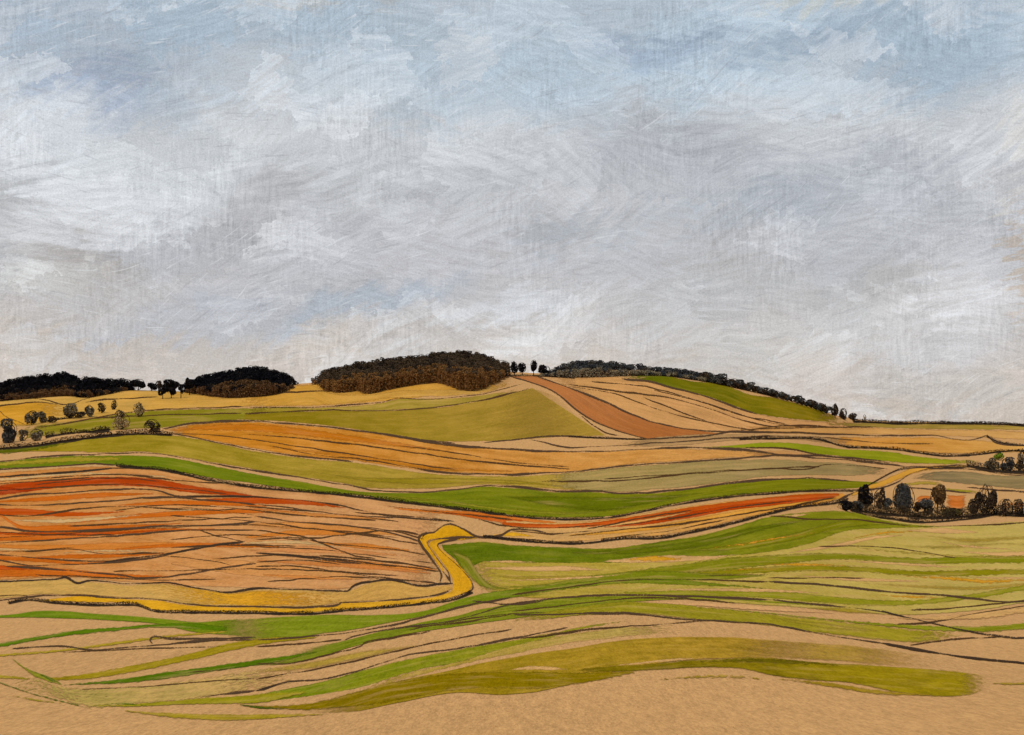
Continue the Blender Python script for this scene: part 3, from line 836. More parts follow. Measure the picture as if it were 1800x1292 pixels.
band('grass_swathe', [(560, 1230), (640, 1211), (720, 1192), (800, 1175), (900, 1154), (1000, 1139), (1100, 1124), (1200, 1118), (1300, 1120), (1450, 1131)],
     [(500, 1250), (600, 1254), (700, 1236), (800, 1219), (900, 1222), (1000, 1205), (1060, 1186), (1150, 1168), (1260, 1158), (1450, 1160)], (142, 128, 22), (170, 144, 60), thin=.08, feather=2, dry=.12, endf=0.014)
stroke('grass_swathe', [(410, 1237), (470, 1242), (540, 1242), (620, 1230), (720, 1210), (830, 1196), (940, 1196), (1040, 1190), (1120, 1180)], [2, 9, 20, 36, 34, 30, 32, 20, 6], (132, 118, 16), feather=3)
band('grass_swathe', [(1000, 1178), (1060, 1170), (1120, 1168), (1170, 1163), (1250, 1157), (1350, 1155), (1440, 1163), (1560, 1170), (1660, 1177), (1744, 1187)],
     [(1000, 1186), (1080, 1182), (1150, 1179), (1230, 1174), (1300, 1176), (1350, 1187), (1420, 1196), (1500, 1202), (1600, 1221), (1700, 1223), (1744, 1207)], (112, 108, 18), (152, 140, 30), thin=.12, feather=2.6, dry=.2, endf=0.05)
stroke('grass_swathe', [(1360, 1192), (1450, 1202), (1540, 1216), (1640, 1222)], [3, 10, 10, 4], (158, 138, 48), feather=3)
stroke('grass_swathe', [(1220, 1164), (1300, 1161), (1400, 1164), (1480, 1170)], [2, 9, 10, 2], (96, 96, 18), feather=3)
stroke('grass_swathe', [(1744, 1200), (1780, 1202), (1840, 1198)], [5, 6, 6], (160, 142, 66), feather=2, dry=.6)
stroke('soil_patch', [(896, 1177), (930, 1174), (970, 1175), (1000, 1177)], [2, 8, 8, 1], (208, 166, 108), feather=1.5)
stroke('soil_patch', [(1060, 1172), (1120, 1166), (1180, 1160), (1250, 1156)], [1, 5, 6, 1], (208, 166, 108), feather=1.5)
stroke('grass_swathe', [(1160, 1194), (1220, 1190), (1290, 1189), (1340, 1193)], [2, 6, 7, 3], (160, 142, 62), feather=3, dry=.9)

# long blades of grass fanning out at the left
band('grass_swathe', [(-40, 1083), (20, 1078), (60, 1073), (120, 1073), (160, 1077), (250, 1083), (340, 1092), (400, 1088), (460, 1085)], [(-40, 1090), (0, 1087), (80, 1087), (180, 1091), (260, 1096), (290, 1100), (340, 1112), (400, 1116), (460, 1123)], (94, 132, 28), (108, 138, 32), thin=.06, endf=0.03, feather=2, dry=.1)
stroke('grass_swathe', [(-40, 1142), (0, 1134), (60, 1123), (130, 1112), (200, 1106), (270, 1100), (330, 1100), (400, 1106)], [9, 9, 8, 10, 8, 8, 12, 10], (84, 124, 20))
stroke('grass_swathe', [(-40, 1156), (0, 1152), (100, 1144), (200, 1131), (300, 1118), (400, 1110)], [6, 6, 6, 7, 6, 4], (158, 152, 54), thin=.2)
stroke('grass_swathe', [(75, 1194), (150, 1189), (250, 1172), (340, 1153), (400, 1138), (470, 1126), (560, 1120)], [5, 12, 14, 13, 16, 12, 3], (146, 142, 36))
band('grass_swathe', [(20, 1200), (60, 1190), (110, 1205), (250, 1204), (370, 1188), (450, 1176), (520, 1168)], [(30, 1210), (100, 1228), (160, 1244), (230, 1240), (330, 1232), (450, 1212), (520, 1200)], (176, 158, 84), (196, 162, 100), thin=.4, feather=4, dry=.5)
stroke('grass_swathe', [(110, 1204), (200, 1198), (300, 1186), (390, 1173), (480, 1160), (560, 1145)], [2, 9, 14, 11, 12, 3], (78, 116, 16))
stroke('grass_swathe', [(-40, 1186), (10, 1190), (55, 1193)], [10, 8, 4], (148, 146, 48))
stroke('grass_swathe', [(22, 1158), (40, 1172), (60, 1184), (84, 1193), (110, 1204)], [2, 5, 10, 11, 3], (122, 138, 44))
stroke('grass_swathe', [(58, 1179), (84, 1192), (112, 1204)], [2, 6, 2], (72, 108, 22))
stroke('grass_swathe', [(-40, 1186), (0, 1200), (50, 1217), (110, 1233), (165, 1247)], [4, 4, 4, 4, 2], (78, 108, 22))
stroke('grass_swathe', [(20, 1222), (60, 1230), (110, 1236)], [2, 6, 2], (160, 150, 60), feather=2.5)
stroke('grass_swathe', [(160, 1240), (220, 1240), (290, 1236), (360, 1232), (450, 1228), (540, 1216)], [3, 7, 10, 14, 18, 4], (140, 146, 40), feather=2, dry=.4)
stroke('grass_swathe', [(180, 1238), (220, 1237), (270, 1242)], [2, 4, 1], (84, 120, 20))
stroke('grass_swathe', [(215, 1249), (300, 1257), (400, 1261), (500, 1258), (580, 1255)], [3, 10, 13, 9, 2], (158, 146, 46), thin=.2, feather=2)
stroke('grass_swathe', [(410, 1237), (450, 1243), (500, 1246)], [2, 6, 2], (72, 100, 22))

# ------------------------------------------------------------------ furrows and ruts
THIN = [
    [(0, 705), (55, 701), (85, 704), (110, 711), (130, 709), (150, 701), (190, 693), (215, 689)], [(-20, 716), (30, 710), (70, 707), (110, 712)],
    [(0, 722), (8, 730), (50, 749)], [(150, 706), (210, 701), (285, 697)], [(60, 752), (130, 742), (200, 728), (250, 722), (330, 718), (428, 715)],
    [(160, 735), (260, 730), (350, 728), (425, 726)], [(470, 692), (540, 688), (590, 687)],
    [(430, 716), (520, 716), (600, 713), (670, 707), (700, 700), (740, 702), (800, 698), (850, 692), (900, 680), (925, 673)],
    [(430, 727), (560, 721), (700, 721), (780, 714), (860, 701), (935, 681)],
    [(1000, 675), (1090, 688), (1180, 700), (1250, 720), (1320, 742), (1380, 754)], [(1000, 679), (1080, 692), (1120, 706), (1180, 727), (1240, 741), (1320, 756)],
    [(1040, 671), (1120, 678), (1200, 696), (1290, 725), (1340, 740), (1420, 752)], [(1130, 698), (1200, 725), (1255, 745)], [(1150, 686), (1240, 709), (1310, 732), (1380, 745)],
    [(1018, 727), (1040, 746), (1065, 760), (1092, 766)], [(1300, 755), (1400, 752), (1540, 750)], [(1440, 768), (1560, 779), (1640, 780)], [(1300, 760), (1380, 748), (1480, 752)],
    [(430, 763), (500, 768), (560, 775), (640, 783), (740, 797), (800, 806), (900, 817), (1010, 825)], [(300, 761), (380, 765), (450, 773), (520, 784), (600, 796), (700, 811), (800, 826)],
    [(470, 782), (560, 800), (650, 809), (740, 825), (800, 832)], [(700, 783), (800, 796), (900, 812), (1000, 821)], [(950, 846), (1080, 845), (1200, 834), (1350, 824), (1440, 820)],
    [(1340, 823), (1420, 824), (1450, 817), (1500, 818), (1560, 824)], [(1060, 842), (1180, 834), (1300, 825)], [(1310, 786), (1380, 788), (1430, 797), (1500, 807), (1580, 815)],
    # red ploughland
    [(0, 847), (60, 842), (130, 837), (200, 834), (270, 838)], [(250, 838), (330, 846), (450, 852)], [(-20, 852), (60, 846), (160, 839)],
    [(60, 852), (200, 840), (280, 846)], [(240, 890), (330, 896), (420, 896)], [(0, 905), (50, 907), (110, 899), (150, 893), (240, 890), (280, 894), (350, 894), (400, 900), (450, 906)],
    [(120, 925), (220, 920), (320, 915), (450, 908)], [(200, 898), (280, 888), (370, 890), (480, 900)], [(0, 935), (100, 940), (200, 940)], [(40, 970), (130, 966), (180, 973), (290, 972)],
    [(290, 977), (380, 987), (410, 994), (450, 988)], [(0, 970), (60, 968), (130, 962)], [(350, 932), (390, 944), (430, 952)], [(300, 962), (400, 958), (520, 960)],
    [(450, 948), (500, 946), (560, 945), (620, 938), (700, 933), (740, 940)], [(450, 932), (500, 938), (540, 945), (570, 957), (620, 975), (660, 982)], [(540, 949), (600, 957), (700, 967), (748, 975)],
    [(450, 972), (500, 975), (560, 980), (620, 988), (700, 995), (772, 1004)], [(450, 988), (520, 984), (600, 992)], [(450, 996), (500, 994), (560, 1000), (620, 1008), (700, 1018), (765, 1024)],
    [(560, 975), (640, 983), (740, 995), (768, 1000)], [(540, 918), (620, 925), (700, 935), (745, 948)], [(620, 900), (720, 908), (780, 913)], [(460, 900), (560, 908), (660, 914)],
    [(680, 890), (760, 898), (840, 907), (900, 913)], [(840, 912), (900, 926), (980, 927), (1060, 922)], [(1030, 930), (1060, 925), (1120, 912), (1220, 896)], [(1090, 923), (1200, 908), (1300, 890), (1400, 880)],
    [(1000, 942), (1100, 930), (1200, 920), (1300, 904), (1400, 888), (1470, 874)], [(1080, 944), (1180, 932), (1280, 912)], [(900, 933), (980, 938), (1040, 932)],
    [(740, 950), (746, 940), (764, 936)], [(0, 1047), (30, 1046), (60, 1050)],
    [(0, 862), (100, 856), (200, 851), (300, 857), (400, 868)], [(430, 890), (560, 900), (700, 916)], [(300, 906), (420, 914), (540, 928), (680, 946), (740, 957)],
    [(0, 945), (150, 936), (300, 927), (420, 922), (560, 930), (700, 944)], [(450, 960), (560, 966), (680, 980), (762, 990)], [(200, 1004), (320, 1002), (450, 1000), (560, 1003), (700, 1012)],
    [(470, 1022), (600, 1014), (720, 1020)], [(300, 948), (420, 940), (540, 950)], [(380, 982), (480, 976), (600, 980), (720, 990)], [(60, 1010), (160, 1014), (260, 1019), (380, 1018)],
    # grass slope
    [(900, 1045), (1000, 1032), (1080, 1022), (1200, 1018), (1350, 1023)], [(900, 1075), (1000, 1063), (1100, 1052), (1200, 1052), (1300, 1060)], [(680, 1104), (780, 1098), (900, 1080)],
    [(450, 1167), (515, 1165), (560, 1155), (600, 1145), (636, 1134), (640, 1130), (700, 1119), (760, 1108)], [(450, 1193), (520, 1182), (600, 1167), (700, 1143), (800, 1122), (900, 1106)], [(720, 1107), (800, 1092), (880, 1080), (960, 1076)],
    [(450, 1137), (540, 1130), (600, 1124)], [(110, 1146), (250, 1140), (400, 1136)], [(140, 1212), (260, 1206), (360, 1198), (450, 1192)], [(900, 1123), (960, 1117), (1030, 1107), (1100, 1101), (1170, 1096), (1260, 1090)],
    [(1600, 1072), (1660, 1070), (1740, 1062), (1830, 1052)], [(1570, 1098), (1640, 1093), (1720, 1078), (1830, 1060)], [(1600, 1134), (1660, 1125), (1760, 1119)], [(1350, 1016), (1440, 1016), (1520, 1016)],
    [(1350, 907), (1440, 913), (1500, 913), (1600, 925), (1700, 924), (1840, 917)], [(1240, 1012), (1350, 1010)], [(330, 1182), (400, 1176)], [(1440, 960), (1560, 962), (1680, 980)],
]
for p in THIN:
    furrow(p, 2.1, 0.135, (80, 56, 34))
MED = [
    [(897, 662), (928, 670), (960, 682), (985, 697), (1012, 720), (1050, 743), (1100, 762), (1140, 773)], [(940, 660), (975, 672), (1010, 685), (1060, 705), (1110, 728), (1160, 745), (1230, 757), (1320, 760)],
    [(1092, 666), (1140, 670), (1180, 681), (1240, 697), (1300, 718), (1330, 728)], [(850, 778), (900, 773), (960, 767), (1000, 767), (1130, 771), (1240, 766), (1290, 758), (1360, 759)],
    [(285, 754), (330, 745), (430, 740), (500, 744), (580, 751), (640, 758), (700, 767), (750, 775), (800, 779)], [(930, 772), (960, 778), (990, 786), (1050, 785), (1150, 779), (1250, 772), (1360, 766)],
    [(640, 757), (700, 768), (760, 778), (850, 787), (960, 793), (1060, 793), (1150, 788), (1200, 787), (1300, 790), (1400, 802), (1500, 809), (1590, 820)],
    [(740, 827), (800, 832), (900, 834), (960, 831), (1020, 828), (1100, 818), (1200, 812), (1290, 806), (1350, 801), (1430, 801), (1510, 806), (1560, 812)],
    [(300, 762), (340, 769), (400, 781), (450, 791), (520, 801), (620, 811)], [(1300, 760), (1380, 760), (1500, 764), (1580, 766), (1640, 765), (1690, 773), (1720, 770), (1735, 766), (1750, 778), (1830, 784)],
    [(0, 811), (50, 805), (120, 800), (200, 797), (240, 796), (280, 798), (330, 806), (400, 819), (450, 827), (520, 838), (600, 851), (650, 860)], [(0, 824), (60, 822), (130, 817), (170, 815), (205, 818)],
    [(640, 862), (700, 864), (740, 865), (800, 860), (850, 854), (900, 855), (980, 863), (1050, 863), (1085, 867), (1200, 860), (1290, 848), (1350, 843), (1420, 841), (1500, 846)],
    [(0, 887), (60, 888), (130, 885), (200, 880), (270, 874), (340, 877), (400, 882), (450, 887)], [(0, 876), (50, 869), (100, 867), (180, 861), (250, 860), (280, 863), (310, 872), (380, 872), (450, 873)],
    [(0, 926), (50, 933), (120, 934), (200, 930), (300, 924), (400, 922), (450, 917)], [(0, 955), (60, 951), (150, 945), (250, 938), (300, 933), (450, 932)], [(450, 907), (530, 918), (620, 925), (690, 938), (740, 952)],
    [(0, 985), (50, 993), (120, 992), (200, 988), (250, 982), (290, 976), (320, 968), (380, 958), (430, 952)], [(0, 974), (70, 981), (150, 986), (200, 985)], [(10, 995), (60, 998), (120, 1003), (200, 1009), (250, 1016), (320, 1010), (380, 1000), (450, 990)],
    [(450, 886), (530, 895), (600, 905), (680, 909), (780, 914)], [(450, 971), (520, 978), (600, 988), (640, 990)], [(0, 1055), (60, 1048), (130, 1046), (200, 1050), (280, 1054), (330, 1062), (450, 1066), (550, 1067), (596, 1062), (600, 1058)], [(596, 1060), (700, 1054), (770, 1045), (790, 1038)],
    [(842, 944), (800, 945), (764, 948), (751, 954), (757, 966), (775, 990), (788, 1006), (793, 1028)], [(842, 944), (800, 948), (778, 953), (769, 958), (776, 969), (800, 990), (816, 1006), (828, 1020), (831, 1034), (815, 1046)],
    [(773, 1026), (776, 1012), (770, 998), (755, 978), (742, 960), (736, 946), (744, 938), (763, 935), (776, 925), (790, 921), (815, 930), (842, 944), (880, 940), (900, 930), (960, 936)],
    [(778, 1004), (788, 1016), (793, 1026)], [(850, 941), (900, 946), (950, 949)], [(450, 1125), (540, 1119), (640, 1107), (700, 1096), (760, 1080), (830, 1062), (900, 1050)], [(830, 1056), (900, 1062), (960, 1056)],
    [(600, 1127), (640, 1113), (700, 1104), (800, 1090), (900, 1062), (1000, 1050), (1060, 1046), (1200, 1047), (1350, 1054)], [(900, 1081), (1000, 1079), (1050, 1078), (1120, 1079), (1200, 1088), (1350, 1097), (1450, 1115), (1550, 1130)],
    [(450, 1215), (500, 1200), (570, 1193), (640, 1175), (720, 1150), (800, 1140), (900, 1122), (1000, 1102)], [(1350, 1022), (1450, 1028), (1560, 1040), (1650, 1045), (1720, 1053), (1770, 1058), (1830, 1054)],
    [(22, 1140), (60, 1137), (110, 1136), (160, 1142), (220, 1137), (260, 1135), (320, 1130), (360, 1125), (450, 1125)], [(268, 1131), (264, 1126), (268, 1120), (300, 1122), (380, 1122), (450, 1120)], [(350, 1224), (400, 1219), (450, 1213)],
    [(1350, 1054), (1450, 1064), (1550, 1075), (1600, 1086)], [(1530, 850), (1560, 834), (1582, 826), (1640, 820), (1700, 818)], [(1500, 862), (1545, 858), (1580, 846), (1602, 832), (1650, 823), (1720, 826), (1790, 835), (1840, 828)],
    [(1700, 856), (1760, 862), (1840, 866)], [(1590, 856), (1660, 862), (1720, 868)], [(1090, 1046), (1200, 1048), (1330, 1053)], [(1470, 880), (1500, 866), (1520, 858)],
]
for p in MED:
    furrow(p, 2.8, 0.135, (80, 60, 43))
BOLD = [
    [(1550, 1130), (1650, 1148), (1720, 1157), (1840, 1170)], [(1550, 1074), (1600, 1086), (1650, 1098), (1750, 1117), (1840, 1123)],
    [(450, 1214), (490, 1203)], [(-20, 840), (0, 838), (60, 834), (120, 830), (170, 826), (205, 823), (270, 824), (320, 830)], [(330, 872), (390, 873), (450, 873), (540, 880), (590, 887), (620, 893), (660, 903), (720, 911), (800, 916)],
    [(180, 988), (260, 978), (330, 967), (420, 953)], [(-20, 1023), (0, 1022), (60, 1020), (100, 1018), (115, 1014), (135, 1025), (160, 1020), (230, 1026), (290, 1024), (350, 1034), (400, 1041), (450, 1034), (520, 1036), (580, 1038), (612, 1038), (620, 1030), (650, 1022), (690, 1019), (740, 1030), (770, 1026), (796, 1025)],
    [(460, 972), (540, 979), (620, 986), (700, 996)],
]
for p in BOLD:
    furrow(p, 3.0, 0.14, (62, 48, 36))
#TREES
# ------------------------------------------------------------------ hedges (thick dark lines)
HG = 'dark hedges between the fields'
for pts, h, lab in [
    ([(205, 819), (300, 829), (370, 845), (450, 857), (600, 870), (700, 882), (800, 894), (900, 907)], 4.5, 'long dark hedge between the red ploughland and the long green field'),
    ([(900, 907), (960, 912), (1040, 912), (1090, 907), (1150, 895), (1220, 882), (1280, 874), (1350, 868), (1430, 863), (1500, 863)], 3.6, 'dark hedge along the upper edge of the russet strip right of centre'),
    ([(850, 944), (900, 949), (960, 954), (1020, 955), (1100, 947), (1160, 946), (1210, 937), (1280, 922), (1350, 904), (1400, 892), (1470, 884), (1490, 878)], 4.6, 'dark hedge under the russet strip, above the foreground grass slope'),
    ([(15, 1060), (45, 1055), (100, 1060), (180, 1064), (240, 1064), (270, 1074), (350, 1077), (450, 1078), (540, 1079), (600, 1074), (690, 1067), (740, 1061), (790, 1056), (815, 1048), (831, 1041)], 4.4, 'dark hedge along the near edge of the yellow track'),
    ([(1500, 741), (1540, 743), (1600, 745), (1700, 744), (1760, 746), (1830, 750)], 5.0, 'straight dark hedge on the flat right-hand horizon'),
    ([(1300, 772), (1440, 773), (1480, 785), (1560, 789), (1620, 797), (1665, 802), (1720, 799), (1760, 794), (1830, 792)], 4.2, 'dark hedge above the narrow bright green field on the right'),
    ([(-20, 790), (0, 789), (60, 784), (100, 778), (150, 771), (200, 765), (260, 763), (302, 765)], 7.0, 'thick dark hedge on the left with a round tree at its right end'),
    ([(80, 768), (120, 762), (150, 760), (192, 756)], 8.0, 'short dark hedge just above the thick left-hand hedge'),
    ([(84, 740), (105, 737), (120, 735), (140, 733), (152, 727)], 3.6, 'thin dark hedge linking small trees under the mustard field'),
    ([(1510, 862), (1590, 822), (1640, 822), (1720, 820)], 1.6, 'thin hedge along the sandy lane on the right'),
    ([(1495, 897), (1530, 907), (1580, 914), (1620, 918), (1660, 916), (1720, 910), (1760, 904), (1840, 912)], 4.6, 'dark hedge under the clump of dark trees at the right'),
    ([(1497, 896), (1530, 901), (1580, 906), (1630, 910), (1700, 908), (1760, 904), (1840, 908)], 15.0, 'dark scrub filling the foot of the clump of trees at the right'),
    ([(1700, 818), (1730, 824), (1765, 829), (1840, 829)], 9.0, 'dark scrub around the bushes by the grey field at the far right'),
    ([(885, 661), (950, 661), (1010, 665)], 2.6, 'short dark hedge on the hilltop at the head of the brown strip'),
    ([(1735, 768), (1760, 778), (1830, 786)], 3.0, 'short dark hedge at the far right above the amber strips'),
    ([(1000, 768), (1100, 772), (1135, 773)], 3.0, 'short dark hedge at the foot of the brown hill strip'),
]:
    hedge(pts, h, lab, HG, colr='scrub_leaf' if h >= 9 else 'hedge_leaf', dens=2.4 if h == 15 else 1.0)

# ------------------------------------------------------------------ trees
PAL = {'black': ((27, 27, 32), (42, 40, 40)), 'slate': ((66, 70, 74), (96, 95, 90)), 'grey': ((132, 122, 100), (98, 88, 70)),
       'brown': ((132, 100, 62), (92, 72, 50)), 'umber': ((86, 72, 56), (56, 48, 42)), 'bracken': ((128, 94, 56), (58, 46, 34)), 'gloom': ((104, 78, 52), (50, 42, 34)), 'olive': ((116, 106, 60), (80, 70, 44)),
       'green': ((122, 148, 40), (100, 120, 34)), 'open': ((186, 162, 120), (142, 122, 90))}
BARK = leafmat('bark', (40, 33, 28), .2)


def tube(pts, r0, r1, sides=5):
    pts = np.asarray(pts, float); n = len(pts)
    t = np.gradient(pts, axis=0); t /= np.linalg.norm(t, axis=1)[:, None] + 1e-9
    ref = np.array([0.31, 0.72, 0.62])
    a = np.cross(t, ref); a /= np.linalg.norm(a, axis=1)[:, None] + 1e-9
    b = np.cross(t, a)
    r = np.linspace(r0, r1, n)[:, None, None]
    th = np.linspace(0, 2 * math.pi, sides, endpoint=False)
    v = pts[:, None] + r * (np.cos(th)[None, :, None] * a[:, None] + np.sin(th)[None, :, None] * b[:, None])
    f = [(i * sides + j, i * sides + (j + 1) % sides, (i + 1) * sides + (j + 1) % sides, (i + 1) * sides + j) for i in range(n - 1) for j in range(sides)]
    f += [tuple(range(sides))[::-1], tuple((n - 1) * sides + j for j in range(sides))]
    return v.reshape(-1, 3), f


def join(parts):
    V, Fc, k = [], [], 0
    for v, f in parts:
        V.append(np.asarray(v)); Fc += [tuple(int(x) + k for x in q) for q in f]; k += len(v)
    return np.vstack(V), Fc


def crown_points(n, w, h, lumps=5, shell=0.55):
    """leaf centres gathered in lumps through an uneven egg of width w, height h (base at 0)"""
    c = rng.normal(size=(lumps, 3)); c /= np.linalg.norm(c, axis=1)[:, None]
    c *= rng.uniform(0.3, 0.72, (lumps, 1))
    k = rng.integers(0, lumps, n)
    d = rng.normal(size=(n, 3)); d /= np.linalg.norm(d, axis=1)[:, None]
    rad = rng.uniform(shell, 1.0, n)[:, None] ** 0.6
    p = c[k] + d * rad * rng.uniform(0.36, 0.56, (lumps, 1))[k]
    p = np.clip(p * 1.22, -1.05, 1.05)
    return p * np.array([w / 2, w / 2, h / 2]) + np.array([0, 0, h / 2])


def tree(u, vb, w, h, style, label, trunk=0.04, dens=1.0, hoops=3, group=None, leaf=1.4, name='tree', cat='tree', lean=0.0):
    """w, h: crown width and whole height in reference pixels; (u, vb) the foot"""
    foot = ground_pt(u, vb, 0); px = foot[1] / F
    root = bpy.data.objects.new(name, None); COL.objects.link(root)
    root.location = foot; root.empty_display_size = 1.0
    tag(root, label, cat, group)
    if group in ('clump of dark trees at the right', 'trees in the fields on the left'): w, trunk = w * 1.2, trunk * .3
    W_, H_ = w * px, h * px
    c1, c2 = PAL[style]
    ms = [leafmat('leaf_' + style, c1), leafmat('leaf_%s_deep' % style, c2)]
    hb = H_ * trunk; hc = H_ - hb
    top = np.array([lean * H_, 0, hb + hc * 0.55])
    tv, tf = tube([(0, 0, -0.3 * px), (lean * H_ * .3, 0, hb * 0.8), tuple(top)], max(1.0, w * 0.055) * px, 0.5 * px)
    mesh_obj('trunk', tv, tf, BARK, root)
    if hoops:
        lp = []
        for i in range(hoops):
            phi = rng.normal(0, 0.5) if i % 2 == 0 else rng.uniform(0, math.pi)
            t0 = rng.uniform(-2.0, -1.3); t1 = t0 + rng.uniform(4.2, 6.0)
            t = np.linspace(t0, t1, 26)
            rr = (0.88 if i < 2 else rng.uniform(.5, .8)) * (1 + np.interp(t, np.linspace(t0, t1, 8), rng.normal(0, .11, 8)))
            x = rr * np.cos(t) * W_ / 2; z = hb + hc / 2 + rr * np.sin(t) * hc / 2
            ox, oz = (rng.normal(0, .08, 2) * (W_, hc)) if i > 1 else (0, 0)
            lp.append(tube(np.stack([x * math.cos(phi) + ox + lean * z, x * math.sin(phi), z + oz], -1), 0.6 * px, 0.4 * px, 4))
        v, f = join(lp)
        mesh_obj('limb', v, f, BARK, root)
    n = int(w * (h * (1 - trunk)) * 2.1 * dens) + 30
    p = crown_points(n, W_ * 0.98, hc * 0.98)
    p[:, 2] += hb; p[:, 0] += lean * p[:, 2]
    v, f = leaves(p, leaf * px * (1.0 if w > 12 else .8))
    idx = (rng.uniform(size=n) < np.clip(0.5 + 0.25 * np.sin(p[:, 0] / W_ * 9 + p[:, 2] / hc * 7), .1, .9)).astype(int)
    mesh_obj('crown', v, f, None, root, smooth=False, mats=ms, midx=idx)
    return root


LC = 'trees in the fields on the left'
tree(15, 779, 30, 42, 'slate', 'large dark round tree at the left edge by the thick hedge', trunk=.05, dens=.95, group=LC)
tree(40, 775, 14, 20, 'grey', 'small round tree just right of the large dark tree', dens=.5, group=LC)
tree(63, 775, 19, 23, 'grey', 'second small grey tree right of the large dark tree, beside the thick hedge', dens=.6, group=LC)
tree(55, 747, 18, 26, 'grey', 'left tree of the leaning pair in the mustard field', trunk=.1, dens=.9, group=LC, lean=.1)
tree(73, 743, 20, 21, 'grey', 'right tree of the leaning pair in the mustard field', trunk=.1, dens=.9, group=LC)
tree(92, 743, 14, 11, 'umber', 'low scrubby bush on the thin hedge under the mustard field', trunk=.05, dens=.5, name='bush', cat='bush', group=LC)
tree(122, 736, 23, 26, 'grey', 'leaning grey tree at the left end of the row above the green field', trunk=.12, dens=.9, group=LC, lean=.12)
tree(141, 734, 18, 10, 'umber', 'low dark bush between two grey trees of the row', trunk=.05, dens=.5, name='bush', cat='bush', group=LC)
tree(157, 733, 15, 22, 'grey', 'grey tree right of the low dark bush in the row', dens=.7, group=LC)
tree(179, 726, 12, 18, 'umber', 'small dark oval tree in the middle of the row', dens=.4, group=LC)
tree(201, 720, 9, 17, 'umber', 'smallest oval tree, highest up the slope on the left', dens=.35, group=LC)
tree(213, 755, 24, 30, 'open', 'pale thin-leaved tree above the thick hedge', dens=.3, hoops=5, group=LC)
tree(209, 735, 16, 15, 'open', 'small pale tree standing above the thin-leaved one', dens=.35, hoops=4, group=LC)
tree(244, 733, 15, 26, 'open', 'slim pale tree with dark outline right of the row', dens=.35, hoops=4, group=LC)
tree(266, 760, 23, 23, 'umber', 'round half-bare tree at the right end of the thick hedge', dens=.45, hoops=5, group=LC)

SKT = 'trees on the skyline'
tree(243, 684, 28, 21, 'black', 'broad black bush at the right end of the left-hand wood', trunk=.02, dens=1.5, hoops=2, group=SKT, name='bush', cat='bush')
tree(266, 681, 17, 14, 'black', 'small black bush next to the broad black bush', trunk=.05, dens=1.4, hoops=1, group=SKT, name='bush', cat='bush')
tree(279, 678, 12, 18, 'umber', 'small twiggy tree between two black bushes on the skyline', dens=.7, group=SKT)
tree(301, 679, 32, 20, 'black', 'wide black tree crown left of the second wood', trunk=.1, dens=1.4, hoops=2, group=SKT)
tree(286, 701, 13, 26, 'black', 'left black tree of three standing below the skyline', trunk=.25, dens=1.4, hoops=1, group=SKT)
tree(301, 700, 16, 20, 'black', 'middle black tree of three standing below the skyline', trunk=.3, dens=1.3, hoops=1, group=SKT)
tree(318, 700, 12, 24, 'black', 'right black tree of three, beside the second wood', trunk=.35, dens=1.2, hoops=1, group=SKT)
tree(333, 694, 14, 30, 'black', 'tall narrow black tree at the left edge of the second wood', trunk=.3, dens=1.4, hoops=1, group=SKT)
tree(904, 660, 14, 24, 'black', 'left tree of the dark hilltop pair beside the big wood', trunk=.2, dens=.95, group=SKT)
tree(918, 659, 15, 23, 'black', 'right tree of the dark hilltop pair beside the big wood', trunk=.15, dens=.95, group=SKT)
tree(938, 661, 13, 28, 'black', 'tall slim dark tree alone at the head of the brown strip', trunk=.28, dens=1.1, group=SKT)
tree(957, 661, 19, 19, 'black', 'small dark tree at the left end of the long ridge wood', trunk=.08, dens=1.0, group=SKT)
tree(1468, 734, 14, 25, 'umber', 'tallest of the three round trees where the ridge meets the horizon', dens=.6, hoops=4, group=SKT)
tree(1482, 737, 15, 20, 'umber', 'middle of the three round trees where the ridge meets the horizon', trunk=.05, dens=.7, hoops=4, group=SKT)
tree(1499, 739, 13, 14, 'umber', 'lowest and rightmost of the three round trees at the end of the ridge', trunk=.05, dens=.7, hoops=4, group=SKT)
tree(1520, 741, 5, 12, 'open', 'tiny bare sapling on the horizon right of the round trees', trunk=.3, dens=.3, hoops=1, group=SKT, leaf=.7)

RC = 'clump of dark trees at the right'
tree(1487, 898, 25, 17, 'black', 'low black bush at the left end of the right-hand clump', trunk=.02, dens=.9, group=RC, name='bush', cat='bush')
tree(1507, 897, 17, 16, 'slate', 'small dark bush left of the tall blue-black tree', trunk=.02, dens=1.1, group=RC, name='bush', cat='bush')
tree(1522, 894, 21, 42, 'black', 'tall blue-black tree in the right-hand clump', trunk=.15, dens=1.2, group=RC)
tree(1545, 894, 15, 37, 'umber', 'thin twisted tree between the tall black tree and the broad one', trunk=.1, dens=.55, hoops=5, group=RC, lean=.06)
tree(1560, 896, 18, 20, 'slate', 'small dark bush at the left foot of the broad tree', trunk=.02, dens=1.0, group=RC, name='bush', cat='bush')
tree(1588, 901, 36, 53, 'slate', 'broadest dark tree, in the middle of the right-hand clump', trunk=.05, dens=1.0, hoops=5, group=RC)
tree(1612, 900, 14, 18, 'umber', 'small dark bush under the broad tree on its right', trunk=.03, dens=.9, group=RC, name='bush', cat='bush')
tree(1627, 902, 27, 28, 'slate', 'round grey-black bush between the broad tree and the brown tree', trunk=.03, dens=.85, group=RC, name='bush', cat='bush')
tree(1648, 902, 25, 50, 'brown', 'tall brown tree in the right-hand clump', trunk=.05, dens=1.0, hoops=4, group=RC)
tree(1675, 908, 34, 16, 'olive', 'low olive-brown scrub right of the brown tree', trunk=.02, dens=.8, group=RC, name='bush', cat='bush')
tree(1711, 906, 17, 30, 'umber', 'thin dark sapling left of the spiky black tree', trunk=.05, dens=.5, hoops=5, group=RC)
